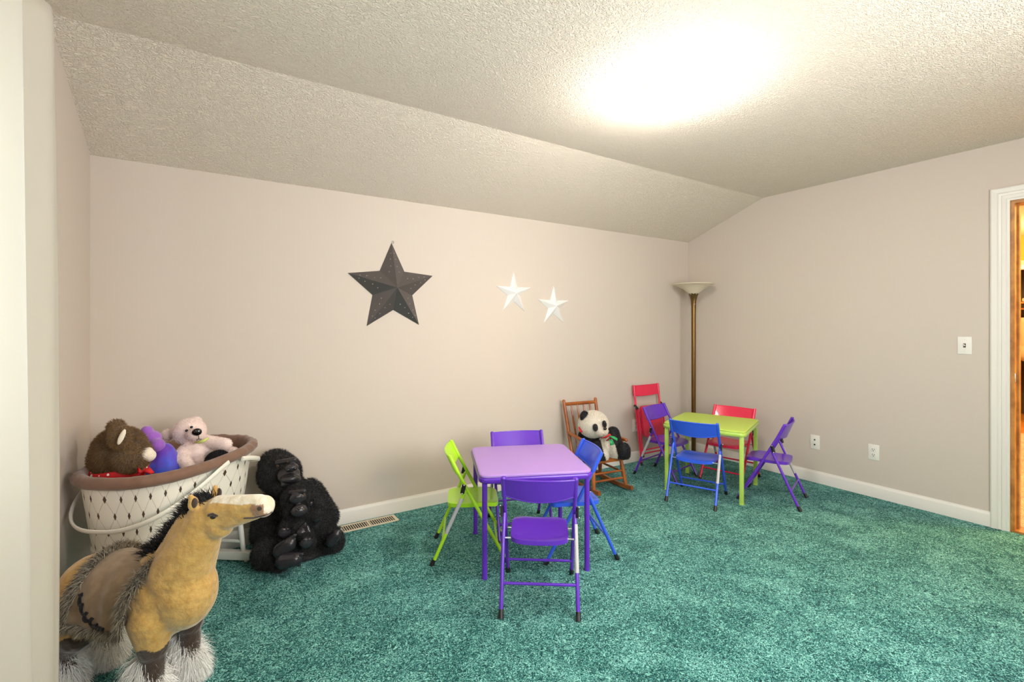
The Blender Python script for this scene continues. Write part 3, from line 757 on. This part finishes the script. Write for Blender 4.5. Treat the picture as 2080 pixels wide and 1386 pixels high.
def brown_bear():
    o = at(243, 985, 2.12); o.z = .43
    t = thing('teddy_bear', 'big brown teddy bear head with red polka dot scarf, in the bassinet', 'soft toy', o)
    L = lambda x, y, d=2.12: at(x, y, d)-o
    me = blob([egg(L(243, 915), (.096, .10, .098)), egg(L(225, 930), .075), egg(L(266, 925, 2.08), .070), egg(L(258, 992, 2.16), (.075, .075, .08)),
               capsule(L(247, 898, 2.01), L(240, 880, 1.99), .030, .028), egg(L(238, 885, 1.98), (.022, .018, .044), Matrix.Rotation(.3, 4, 'Y')), egg(L(236, 868, 2.18), .030), egg(L(288, 925, 2.10), .036)], .007, 6)
    me = add_fur(me, 42000, .015, .0016, .25, 2); link('body', me, M_bearbrown, t, smooth=False)
    me = blob([egg(L(247, 888, 1.958), (.010, .012, .034), Matrix.Rotation(.35, 4, 'Y'))], .004, 2); e = link('ear_lining', me, M_cream, t); e['label'] = 'cream inner ear'
    me = blob([egg(L(296, 922, 2.09), (.030, .036, .030)), egg(L(302, 926, 2.10), (.028, .034, .026))], .004, 3); e = link('muzzle', me, M_cream, t); e['label'] = 'cream muzzle'
    bm = B(); ell(bm, L(309, 921, 2.135), (.012, .012, .010)); build('nose', bm, M_eye, t)
    bm = B(); P = []
    for k in range(41):
        a = k*2*PI/40; c = L(243, 956); P.append(c+Vector((.098*math.cos(a), .096*math.sin(a), .004*math.sin(3*a))))
    tube(bm, P, .014, 10, cap=False, squash=(.5, 1.2))
    for s in (-1, 1):
        tube(bm, [L(290, 962, 2.03), L(290+s*10, 955, 2.02), L(296+s*14, 962, 2.02)], [.006, .017, .010], 8, squash=(1, .6))
    tube(bm, [L(290, 963, 2.03), L(293, 975, 2.02)], [.007, .014], 8, squash=(1, .5)); build('scarf', bm, polka(), t, angle=180)
brown_bear()

def tiedye_plush():
    o = at(335, 985, 2.28); o.z = .43
    m = mat('tie_dye_velour', rgb(60, 50, 190), .6, sheen=.5); nt = m.node_tree; b = nt.nodes['Principled BSDF']
    tc = nt.nodes.new('ShaderNodeTexCoord'); n = nt.nodes.new('ShaderNodeTexNoise'); n.inputs['Scale'].default_value = 8; n.inputs['Detail'].default_value = 2; n.inputs['Distortion'].default_value = .6
    cr = nt.nodes.new('ShaderNodeValToRGB'); e = cr.color_ramp.elements; e[0].position = .32; e[0].color = rgb(34, 30, 150); e[1].position = .72; e[1].color = rgb(150, 60, 190)
    q = e.new(.45); q.color = rgb(56, 84, 220); q = e.new(.58); q.color = rgb(96, 40, 180)
    nt.links.new(tc.outputs['Object'], n.inputs['Vector']); nt.links.new(n.outputs['Fac'], cr.inputs['Fac']); nt.links.new(cr.outputs['Color'], b.inputs['Base Color'])
    t = thing('plain_plush', 'blue and violet tie dyed plush toy without a face between the two bears in the bassinet', 'soft toy', o)  # plain stand-in for a llama toy, face and ears left off
    L = lambda x, y, d=2.28: at(x, y, d)-o
    me = blob([capsule(L(332, 918), L(334, 962), .045, .090), egg(L(335, 985), (.08, .07, .07))], .007, 8); link('body', me, m, t, angle=180)
    me = blob([egg(L(308, 892), (.042, .045, .040)), egg(L(320, 905, 2.25), .032), egg(L(298, 876), (.026, .03, .026))], .006, 8); p = link('top_lobe', me, plush('lilac_plush', rgb(158, 98, 200)), t, angle=180)
    p['label'] = 'plain lilac rounded top'
tiedye_plush()

def pink_bear():
    o = at(410, 975, 2.42); o.z = .44
    t = thing('teddy_bear', 'pale pink teddy bear lying back in the bassinet, black nose', 'soft toy', o)
    L = lambda x, y, d=2.42: at(x, y, d)-o
    P = [egg(L(385, 877), (.072, .068, .066)), egg(L(397, 882, 2.36), (.036, .034, .030)), egg(L(341, 884, 2.42), (.028, .024, .030)), egg(L(398, 858, 2.47), .028),
         egg(L(400, 920), (.070, .065, .072)), capsule(L(415, 895), L(458, 903, 2.42), .028, .030),
         capsule(L(375, 915, 2.36), L(362, 938, 2.30), .028, .034), capsule(L(372, 935, 2.30), L(385, 952, 2.28), .03, .028),
         capsule(L(400, 950, 2.38), L(425, 942, 2.36), .035, .030), capsule(L(435, 925, 2.44), L(472, 922, 2.46), .030, .034), egg(L(400, 965), (.08, .07, .06))]
    me = blob(P, .006, 5); me = add_fur(me, 26000, .006, .0013, .1, 4); link('body', me, M_pink, t, smooth=False)
    bm = B(); ell(bm, L(400, 878, 2.334), (.021, .010, .018)); build('nose', bm, M_eye, t)
    for x, y in ((379, 875), (389, 868)):
        bm = B(); ell(bm, L(x, y, 2.352), .0065); build('eye', bm, M_eye, t)
    bm = B(); tube(bm, [L(403, 885, 2.325), L(404, 892, 2.335)], .0018, 6); tube(bm, [L(399, 895, 2.34), L(404, 892, 2.335), L(409, 893, 2.345)], .0018, 6); build('mouth', bm, M_slot, t)
    bm = B(); tube(bm, [L(396, 899, 2.358), L(404, 899, 2.345), L(414, 896, 2.352), L(424, 890, 2.37)], [.004, .007, .008, .004], 8, squash=(.6, 1))
    p = build('neck_ribbon', bm, mat('lime_ribbon', rgb(206, 214, 120), .6), t, angle=180); p['label'] = 'pale lime neck ribbon'
pink_bear()
def black_toy():
    o = at(447, 980, 2.29); o.z = .46
    me = blob([egg(at(443, 939, 2.37)-o, (.056, .050, .054)), egg(at(440, 958, 2.41)-o, (.045, .045, .045))], .006, 5); me = add_fur(me, 16000, .008, .0014, .1, 8)
    b = link('plush_toy', me, M_blackfur, None, smooth=False); b.location = o; tag(b, 'round black plush head poking out at the bassinet rim beside the pink bear', 'soft toy')
black_toy()

# ------------------------------------------------------------------ gorilla with baby
def gorilla():
    o = at(605, 1130, 2.72); o.z = 0
    t = thing('toy_gorilla', 'black plush mother gorilla sitting on carpet between bassinet and floor vent', 'soft toy', o)
    L = lambda x, y, d=2.72: at(x, y, d)-o
    P = [egg(L(568, 962, 2.74), (.112, .105, .108)), egg(L(560, 940, 2.78), (.085, .08, .07)), egg(L(585, 985, 2.70), (.085, .07, .06)),     # head
         egg(L(592, 1050, 2.82), (.165, .12, .19)), egg(L(600, 1100, 2.80), (.20, .13, .13)),                                            # trunk
         capsule(L(545, 1030, 2.78), L(535, 1085, 2.68), .075, .065), capsule(L(535, 1085, 2.68), L(590, 1110, 2.56), .065, .055),       # left arm in image
         capsule(L(628, 1000, 2.84), L(662, 1050, 2.80), .075, .07), capsule(L(662, 1050, 2.80), L(640, 1070, 2.66), .065, .045),        # right arm
         capsule(L(560, 1105, 2.66), L(545, 1125, 2.55), .085, .08), capsule(L(545, 1125, 2.55), L(570, 1140, 2.50), .06, .05),          # leg
         capsule(L(650, 1085, 2.78), L(672, 1100, 2.74), .08, .072), egg(L(620, 1125, 2.70), (.12, .10, .05))]
    me = blob(P, .009, 5)
    for v in me.vertices:
        if v.co.z < .006: v.co.z = .006
    me = add_fur(me, 70000, .018, .0018, .45, 11, rnd=.7); 
    for v in me.vertices:
        if v.co.z < .004: v.co.z = .004
    link('body', me, M_blackfur, t, smooth=False)
    # face of vinyl: brow, cheeks, nostrils, lips
    fc = blob([egg(L(586, 965, 2.655), (.060, .040, .048)), egg(L(592, 950, 2.625), (.036, .030, .022)), egg(L(590, 972, 2.62), (.052, .035, .024)), capsule(L(563, 940, 2.645), L(598, 934, 2.64), .014, .014),
               capsule(L(575, 985, 2.625), L(607, 975, 2.63), .015, .014)], .005, 3)
    f = link('face', fc, M_blackvinyl, t, angle=180); f['label'] = 'shiny black moulded face'
    bm = B()
    for x, y in ((585, 955), (599, 952)): ell(bm, L(x, y, 2.597), (.010, .008, .006))
    build('nostril', bm, M_eye, f)
    bm = B(); pts = []
    for k in range(9): pts.append(L(572+k*4.6, 974-8*math.sin(k/8*PI)**.7, 2.582+.003*abs(k-4)))
    tube(bm, pts, .003, 6); build('mouth_line', bm, M_eye, f)
    for x, y in ((564, 947), (584, 938)):
        bm = B(); ell(bm, L(x, y, 2.628), .0085, sub=2); build('eye', bm, mat('brown_glass_eye', rgb(52, 34, 22), .06), f)
    # hand of five fingers on the baby, foot soles with toes
    def hand(c, dirv, side, s=1.0, name='hand'):
        c = Vector(c); dirv = Vector(dirv).normalized(); side = Vector(side).normalized(); pr = [egg(c, (.032*s, .026*s, .026*s))]
        for k in range(4):
            b0 = c+side*(-.024+.016*k)*s+dirv*.012*s; ln = (.036, .044, .042, .034)[k]*s
            b1 = b0+dirv*ln*.6; b2 = b1+dirv*ln*.3+Vector((0, 0, -ln*.45)); pr += [capsule(b0, b1, .0095*s, .009*s), capsule(b1, b2, .009*s, .0078*s)]
        th = c-side*.028*s; pr.append(capsule(th, th-side*.016*s+dirv*.02*s, .010*s, .0085*s))
        return link(name, blob(pr, .0035, 2), M_blackvinyl, t, angle=180)
    hand(L(642, 1052, 2.605), -LAT*.9+Vector((0, 0, -.4)), Vector((0, 0, 1))-DEP*.2, .95)
    hand(L(612, 1082, 2.545), LAT+Vector((0, 0, .3)), Vector((0, 0, -1))-DEP*.2, .9)
    for c, ax, s in ((L(580, 1112, 2.475), LAT*.6+Vector((0, 0, .5)), 1.25), (L(588, 1138, 2.45), LAT+Vector((0, 0, .15)), 1.25), (L(678, 1092, 2.655), LAT*.5+Vector((0, 0, .6)), 1.0)):
        a = Vector(ax).normalized(); pr = [capsule(c-a*.024*s, c+a*.022*s, .034*s, .028*s)]
        for k in range(4): pr.append(capsule(c+a*.026*s+Vector((0, 0, .018-.012*k))*s, c+a*(.052-.004*k)*s+Vector((0, 0, .016-.014*k))*s, .009*s, .008*s))
        me = blob(pr, .004, 3)
        for v in me.vertices: v.co.z = max(v.co.z, .004)
        f = link('foot_sole', me, M_blackvinyl, t, angle=180)
    # baby held in front
    o2 = at(603, 1075, 2.56); o2.z = .10
    b = thing('toy_baby_gorilla', 'small black plush baby gorilla held against the mother gorilla chest', 'soft toy', o2)
    K = lambda x, y, d=2.56: at(x, y, d)-o2
    me = blob([egg(K(600, 1012, 2.60), (.068, .06, .062)), egg(K(602, 1036, 2.58), (.058, .05, .055)), egg(K(608, 1070, 2.60), (.075, .06, .08)),
               capsule(K(590, 1055, 2.58), K(575, 1080, 2.54), .030, .026), capsule(K(620, 1090, 2.56), K(628, 1102, 2.52), .036, .03), capsule(K(628, 1050, 2.60), K(645, 1045, 2.60), .028, .02)], .006, 4)
    me = add_fur(me, 26000, .013, .0016, .4, 21, rnd=.7); link('body', me, M_blackfur, b, smooth=False)
    f = link('face', blob([egg(K(605, 1012, 2.54), (.042, .024, .032)), egg(K(608, 1038, 2.52), (.040, .030, .034)), capsule(K(590, 1000, 2.54), K(618, 998, 2.54), .011, .011)], .0035, 3), M_blackvinyl, b, angle=180)
    for x in (600, 612):
        bm = B(); ell(bm, K(x, 1010, 2.507), .006, sub=2); build('eye', bm, M_eye, f)
    bm = B(); ell(bm, K(607, 1034, 2.49), (.010, .006, .006), sub=2); build('nostril', bm, M_eye, f)
    for c, r in ((K(582, 1015, 2.56), .011), (K(632, 1024, 2.56), .010)):
        bm = B(); ell(bm, c, (r, r*.5, r*1.3), sub=2); build('ear', bm, M_blackvinyl, b)
    for c in (K(622, 1103, 2.475), K(578, 1082, 2.51)):
        link('foot_sole', blob([egg(c, (.032, .018, .028)), egg(c+Vector((.012, -.008, .018)), (.012, .010, .010)), egg(c+Vector((-.008, -.006, .02)), (.012, .010, .010))], .004, 2), M_blackvinyl, b, angle=180)
gorilla()

# ------------------------------------------------------------------ panda on the rocking chair
def panda():
    o = at(1238, 940, 3.86); o.z = .262
    t = thing('toy_panda', 'black and white plush panda with a red and green bow in the rocking chair', 'soft toy', o)
    L = lambda x, y, d=3.84: at(x, y, d)-o
    P = [egg(L(1205, 862, 3.84), (.122, .110, .104)), egg(L(1222, 876, 3.76), (.052, .045, .038))]
    me = blob(P, .007, 5); me = add_fur(me, 22000, .010, .0016, .2, 31); link('head', me, M_pandawhite, t, smooth=False)
    P = [egg(L(1230, 915, 3.86), (.125, .105, .13)), capsule(L(1197, 893, 3.88), L(1221, 916, 3.76), .042, .046), capsule(L(1215, 910, 3.76), L(1222, 926, 3.70), .056, .052),
         capsule(L(1245, 880, 3.84), L(1253, 912, 3.76), .048, .048), capsule(L(1246, 920, 3.78), L(1266, 922, 3.72), .052, .052), egg(L(1267, 915, 3.71), (.048, .045, .055)), capsule(L(1183, 884, 3.90), L(1197, 893, 3.88), .030, .040)]
    me = blob(P, .007, 4); c0 = L(1236, 918, 3.70)
    for v in me.vertices: v.co.z = max(v.co.z, -.003)
    # belly patch set in body coordinates: an upright oval on the front of the trunk
    B0 = L(1236, 913, 3.76)
    def belly(c):
        q = c-B0; x = q.dot(LAT); z = q.z
        return 1 if ((x-.02*(-z)/.1)/.056)**2+(z/.13)**2 < 1 and q.dot(DEP) < .06 else 0
    paint(me, belly); me = add_fur(me, 40000, .011, .0016, .25, 32)
    for v in me.vertices: v.co.z = max(v.co.z, -.004)
    link('body', me, [M_blackfur, M_pandawhite], t, smooth=False)
    for x, y, d in ((1187, 846, 3.80), (1217, 850, 4.0)):
        m2 = blob([egg(L(x, y, d), (.034, .022, .040), Matrix.Rotation(.3, 4, 'Y'))], .005, 3); e = link('ear', add_fur(m2, 4000, .008, .0016, 0, 3), M_blackfur, t, smooth=False)
    for x, y, d, r in ((1209.5, 869, 3.722, 1), (1228, 862, 3.735, .75)):
        m2 = blob([egg(L(x, y, d), (.024*r, .016, .032), Matrix.Rotation(-.25, 4, 'Y'))], .004, 2); e = link('eye_patch', m2, M_blackfur, t)
        bm = B(); ell(bm, L(x+1, y-2, d-.015), .006, sub=2); build('eye', bm, M_eye, e)
    bm = B(); ell(bm, L(1229, 871, 3.712), (.015, .012, .013)); build('nose', bm, M_eye, t)
    Mr = mat('red_ribbon', rgb(215, 24, 34), .5); Mg = mat('green_ribbon', rgb(40, 160, 96), .5)
    def ribbon(name, pts, r, m, lab):
        bm = B(); tube(bm, pts, r, 8, squash=(1, .35)); q = build(name, bm, m, t, angle=180); q['label'] = lab
    ribbon('bow_loop', [L(1222, 890, 3.70), L(1230, 889, 3.66), L(1239, 883, 3.65), L(1242, 889, 3.65), L(1232, 896, 3.67)], [.008, .020, .024, .020, .008], Mr, 'red loop of the neck bow')
    ribbon('bow_tail', [L(1238, 886, 3.64), L(1246, 889, 3.62), L(1253, 893, 3.62)], [.012, .022, .024], Mg, 'green end of the neck bow')
    ribbon('bow_tail', [L(1238, 892, 3.64), L(1243, 898, 3.62), L(1243, 904, 3.62)], [.010, .020, .022], Mg, 'green end of the neck bow')
    ribbon('bow_loop', [L(1176, 868, 3.80), L(1182, 878, 3.78)], [.010, .020], Mr, 'red loop of the neck bow')
panda()

# ------------------------------------------------------------------ horse
def horse():
    o = Vector((-.245, 2.20, 0)); head = math.radians(-45)
    t = thing('toy_horse', 'tan plush horse with white face, black mane and white feathered legs, before the bassinet', 'toy horse', o, head)
    # local: +x forward, +y its left, z up; the right side (-y) is the one we see
    P = [egg((.01, 0, .345), (.19, .112, .118)), egg((-.115, 0, .335), (.120, .115, .118)), egg((-.14, 0, .30), (.095, .10, .12)),
         egg((.19, 0, .345), (.135, .118, .135)), egg((.27, 0, .365), (.10, .10, .125)), egg((.20, 0, .42), (.12, .08, .09)),
         capsule((.25, 0, .42), (.325, 0, .56), .105, .074), capsule((.20, 0, .43), (.30, 0, .60), .07, .055),
         capsule((.325, 0, .57), (.36, 0, .635), .070, .060), egg((.395, 0, .638), (.066, .050, .058)), egg((.405, 0, .605), (.052, .042, .045)),
         capsule((.41, 0, .662), (.565, 0, .692), .046, .031), capsule((.42, 0, .625), (.555, 0, .665), .040, .027), egg((.585, 0, .684), (.032, .034, .036)),
         capsule((.40, .035, .668), (.43, .036, .664), .014, .012), capsule((.40, -.035, .668), (.43, -.036, .664), .014, .012)]
    for s in (-1, 1):
        P += [capsule((.205, s*.068, .30), (.215, s*.070, .21), .070, .047), capsule((.215, s*.070, .21), (.215, s*.072, .05), .038, .031), capsule((.215, s*.072, .05), (.22, s*.072, .03), .036, .042),
              capsule((-.14, s*.068, .30), (-.11, s*.070, .21), .082, .060), capsule((-.11, s*.07, .21), (-.165, s*.072, .135), .050, .034), capsule((-.165, s*.072, .135), (-.15, s*.072, .03), .033, .040)]
    me = blob(P, .005, 7)
    for v in me.vertices: v.co.z = max(v.co.z, .002)
    def reg(c):
        n = .008*math.sin(c.x*60+c.y*50)
        if c.z < .222+n: return 1
        if c.x > .40 and c.z > .674+(c.x-.42)*.17+.004*math.sin(c.x*50)+max(0, (.44-c.x)*.3) and abs(c.y) < .032: return 2
        if c.x > .603 and c.z > .668: return 2
        if c.x > .545 and (c.x-.585)**2+(c.z-.680)**2 < .030**2: return 3
        return 0
    cols = [(1, 1, 1, 1), tuple(a/b for a, b in zip(rgb(66, 50, 42), rgb(206, 166, 96))), tuple(a/b for a, b in zip(rgb(240, 230, 212), rgb(206, 166, 96))), tuple(a/b for a, b in zip(rgb(168, 128, 98), rgb(206, 166, 96)))]
    at_ = me.color_attributes.new('coat', 'FLOAT_COLOR', 'POINT')
    for i, v in enumerate(me.vertices): at_.data[i].color = (*cols[reg(v.co)][:3], 1)
    nt = M_tan.node_tree; b = nt.nodes['Principled BSDF']; src = b.inputs['Base Color'].links[0].from_socket
    an = nt.nodes.new('ShaderNodeAttribute'); an.attribute_name = 'coat'; mu = nt.nodes.new('ShaderNodeVectorMath'); mu.operation = 'MULTIPLY'
    nt.links.new(src, mu.inputs[0]); nt.links.new(an.outputs['Color'], mu.inputs[1]); nt.links.new(mu.outputs[0], b.inputs['Base Color'])
    link('body', me, M_tan, t, angle=180)
    # white feathering at the hooves
    for sx, sy in ((.212, -.072), (.212, .072), (-.16, -.072), (-.16, .072)):
        m2 = blob([capsule((sx-.005, sy, .10), (sx+.005, sy, .035), .027, .044), capsule((sx-.034, sy, .17), (sx-.035, sy, .05), .018, .04)], .007, 4)
        for v in m2.vertices: v.co.z = max(v.co.z, .003)
        m2 = add_fur(m2, 9000, .060, .0016, 1.1, int(100+sx*100+sy*50), rnd=.75, lenf=lambda p: .6+min(1, max(0, p[2]/.12))*.6)
        for v in m2.vertices:                     # the hair lies against the wall, not in it
            v.co.z = max(v.co.z, .003); v.co.y = max(v.co.y, (-.462-o.x)/.7071-v.co.x)
        link('leg_feathering', m2, M_whitefur, t, smooth=False)['label'] = 'long white hair round the hoof'
        bm = B(); lathe(bm, [(0, .0), (.044, 0), (.046, .004), (.040, .030), (0, .032)], (sx+.008, sy), 20); build('hoof', bm, M_darkbrown, t)
    # mane along the crest, forelock, tail
    rg = random.Random(9); bm = B()
    crest = [(.12, .485), (.17, .52), (.22, .565), (.265, .615), (.30, .66), (.335, .69), (.375, .695)]
    for i in range(2600):
        f = rg.random()*(len(crest)-1); k = int(f); f -= k
        x = crest[k][0]+(crest[min(k+1, 6)][0]-crest[k][0])*f; z = crest[k][1]+(crest[min(k+1, 6)][1]-crest[k][1])*f
        y = rg.gauss(0, .014); p = Vector((x+rg.gauss(0, .008), y, z-.012-abs(y)*.4))
        dx = Vector((-.6+rg.gauss(0, .35), rg.gauss(0, .45), .75+rg.gauss(0, .25))).normalized(); ln = .03+.03*rg.random()
        q = p+dx*ln*.6; e = q+(dx+Vector((-.3, rg.gauss(0, .2), -.4))).normalized()*ln*.5
        s = Vector((rg.gauss(0, 1), rg.gauss(0, 1), rg.gauss(0, 1))).cross(dx).normalized()*.0014
        a = [bm.verts.new(p-s), bm.verts.new(p+s), bm.verts.new(q+s*.8), bm.verts.new(q-s*.8), bm.verts.new(e)]
        bm.faces.new((a[0], a[1], a[2], a[3])); bm.faces.new((a[3], a[2], a[4]))
    tube(bm, [(x, 0, z-.012) for x, z in crest], .014, 8)
    build('mane', bm, M_blackhair, t, smooth=False, recalc=False)['label'] = 'short black mane'
    tl = blob([capsule((-.215, 0, .37), (-.235, 0, .25), .022, .026), capsule((-.235, 0, .25), (-.23, 0, .15), .026, .012)], .006, 3)
    link('tail', add_fur(tl, 4000, .05, .0016, 1.4, 77), M_blackhair, t, smooth=False)
    # ears
    for s in (-1, 1):
        m2 = blob([capsule((.352, s*.040, .675), (.344, s*.050, .715), .017, .008), egg((.350, s*.046, .690), (.014, .018, .024))], .004, 2)
        ca = m2.color_attributes.new('coat', 'FLOAT_COLOR', 'POINT'); ca.data.foreach_set('color', [1.0]*(4*len(m2.vertices)))
        e = link('ear', m2, M_tan, t); m3 = blob([egg((.359, s*.050, .694), (.008, .011, .018))], .003, 1); link('ear_lining', m3, M_darkbrown, e)
        bm = B(); ell(bm, (.425, s*.0445, .652), (.011, .006, .0075)); ey = build('eye', bm, M_eye, t)
        m3 = blob([capsule((.412, s*.0465, .657), (.427, s*.048, .663), .0055, .005), capsule((.427, s*.048, .663), (.440, s*.043, .656), .005, .004)], .0025, 1); link('eyelid', m3, M_darkbrown, ey)
        bm = B(); ell(bm, (.592, s*.031, .688), (.009, .006, .008)); build('nostril', bm, M_darkbrown, t)
    bm = B(); tube(bm, [(.53, -.027, .650), (.57, -.031, .656), (.60, -.022, .662), (.612, 0, .666), (.60, .022, .662), (.57, .031, .656)], .0025, 6); build('mouth', bm, M_darkbrown, t)
    # saddle cloth draped over the barrel, fringed with grey fur
    bm = B(); NU, NVv = 26, 40; G = []
    def sx_(u, a): return -.08+.235*u+.035*math.cos(a)
    def cloth(u, a, off=0):
        x = sx_(u, a)+.012*abs(math.sin(a))
        k = .128+off+.004*math.sin(u*19+a*3)+.006*max(0, u-.6)
        y = k*math.sin(a)*1.0; z = .345+(.130+off)*math.cos(a)+.02*max(0, u-.5)
        if abs(a) > PI/2: z = .345-(abs(a)-PI/2)*.13; y = (.128+off+.004*math.sin(u*19+a*3)+.008*(abs(a)-PI/2))*(1 if a > 0 else -1)
        return Vector((x, y, z))
    A = PI/2+.48
    for i in range(NU+1): G.append([bm.verts.new(cloth(i/NU, -A+2*A*j/NVv)) for j in range(NVv+1)])
    for i in range(NU):
        for j in range(NVv): bm.faces.new((G[i][j], G[i+1][j], G[i+1][j+1], G[i][j+1]))
    bmesh.ops.recalc_face_normals(bm, faces=bm.faces); bmesh.ops.solidify(bm, geom=bm.faces[:], thickness=.004)
    sd = build('saddle_cloth', bm, M_saddle, t, angle=180, recalc=False); sd['label'] = 'taupe suede saddle cloth'
    bm = B(); rg = random.Random(4)
    edge = []
    for k in range(60): a = -A+2*A*k/59; edge += [(0, a), (1, a)]
    for k in range(16): edge += [(k/15, -A), (k/15, A)]
    def hair(p, dx, ln, wd, mi):
        q = p+dx*ln*.6; e = q+(dx+Vector((rg.gauss(0, .25), rg.gauss(0, .25), -.6))).normalized()*ln*.5
        s = Vector((rg.gauss(0, 1), rg.gauss(0, 1), rg.gauss(0, 1))).cross(dx).normalized()*wd
        a = [bm.verts.new(p-s), bm.verts.new(p+s), bm.verts.new(q+s*.8), bm.verts.new(q-s*.8), bm.verts.new(e)]
        for f in (bm.faces.new((a[0], a[1], a[2], a[3])), bm.faces.new((a[3], a[2], a[4]))): f.material_index = mi
    for i in range(9000):
        u, a = rg.choice(edge)
        if u in (0, 1): a += rg.gauss(0, .04); du = rg.uniform(-.03, .07); uu = du if u == 0 else 1-du
        else: uu = u+rg.gauss(0, .03)
        a = max(-A, min(A, a)); p = cloth(uu, a, .003); n = Vector((0, p.y, p.z-.34)).normalized()
        dx = (n*.75+Vector((-.35 if uu < .5 else .2, 0, -.35))+Vector((rg.gauss(0, .35), rg.gauss(0, .35), rg.gauss(0, .35)))).normalized()
        hair(p-n*.004, dx, .022+.018*rg.random(), .0013, rg.choice((0, 0, 1)))
    fr = build('fur_fringe', bm, [M_greyfur, M_greyfur2], sd, smooth=False, recalc=False); fr['label'] = 'shaggy grey fur edging'
    for s in (-1, 1):                            # dark scroll stitching on both flaps
        pts = []
        for k in range(60):
            f = k/59; a = s*(PI/2-.35+.80*math.sin(f*PI*.5)); u = .12+.62*f+.03*math.sin(f*38); a2 = a+s*.06*math.cos(f*38)
            pts.append(cloth(u, max(-A+.08, min(A-.08, a2)), .0035))
        bm = B(); tube(bm, pts, [.003+.0035*abs(math.sin(k*.5)) for k in range(60)], 6)
        build('scroll_trim', bm, M_blackhair, sd)['label'] = 'dark scrolled embroidery'
    bm = B(); pts = []
    for k in range(40): a = k*2*PI/39; pts.append((.165+.01*math.cos(a), .124*math.sin(a), .345+.130*math.cos(a)))
    tube(bm, pts, .004, 8, cap=False, squash=(1, 1)); build('girth_strap', bm, M_darkbrown, t)
horse()

# ------------------------------------------------------------------ closet contents seen through the doorway
M_rodwood = mat('closet_wood', rgb(190, 120, 60), .5); M_jacket = mat('cream_jacket_cloth', rgb(232, 196, 140), .8); M_redcloth = mat('rust_red_cloth', rgb(150, 40, 20), .85, bump=(60, .4, .004))
bm = B(); box(bm, (9.5, .3, 1.60), (9.95, 2.55, 1.625)); tag(build('closet_shelf', bm, M_rodwood, smooth=False), 'wooden shelf in the lit closet beyond the doorway', 'shelf')
bm = B(); tube(bm, [(9.62, .3, 1.53), (9.62, 2.6, 1.53)], .015, 12); tag(build('closet_rod', bm, M_rodwood), 'wooden hanging rod below the closet shelf beyond the doorway', 'rod')
def garment(name, label, y, x, m, w, h, sleeve, ztop=1.42):
    t = thing(name, label, 'clothing', (x, y, ztop-h))
    me = blob([capsule((0, -w*.32, h-.06), (0, w*.32, h-.06), .05, .05), egg((0, 0, h*.55), (.07, w*.45, h*.42)), egg((0, 0, h*.2), (.08, w*.5, h*.22)), capsule((0, 0, h-.05), (0, 0, h), .05, .045)]
              + ([capsule((0, s*w*.38, h-.08), (-.02, s*w*.55, h*.35), .05, .045) for s in (-1, 1)] if sleeve else []), .012, 4)
    link('cloth', me, m, t, angle=180)
    bm = B(); pts = [(.0, 0, h)]+[(0, .02*math.sin(k*.5), h+.045+.03*(1-math.cos(k*.5))) for k in range(0, 9)]
    tube(bm, pts, .003, 6); build('hanger', bm, M_chrome, t)
garment('jacket', 'cream jacket hanging in the closet beyond the doorway', 1.72, 9.56, M_jacket, .30, .62, True)
garment('shirt', 'rust red garment hanging in the closet behind the cream jacket', 1.66, 9.76, M_redcloth, .30, .95, False)
bm = B(); box(bm, (9.55, 1.66, 1.626), (9.8, 1.80, 1.68), .02)
for k in range(6): ell(bm, (9.52+.05*k, 1.70+.02*(k % 3), 1.69+.01*(k % 2)), (.035, .03, .025), sub=2)
tag(build('folded_cloth', bm, M_jacket), 'small rumpled cloth pile on the closet shelf', 'clothing')
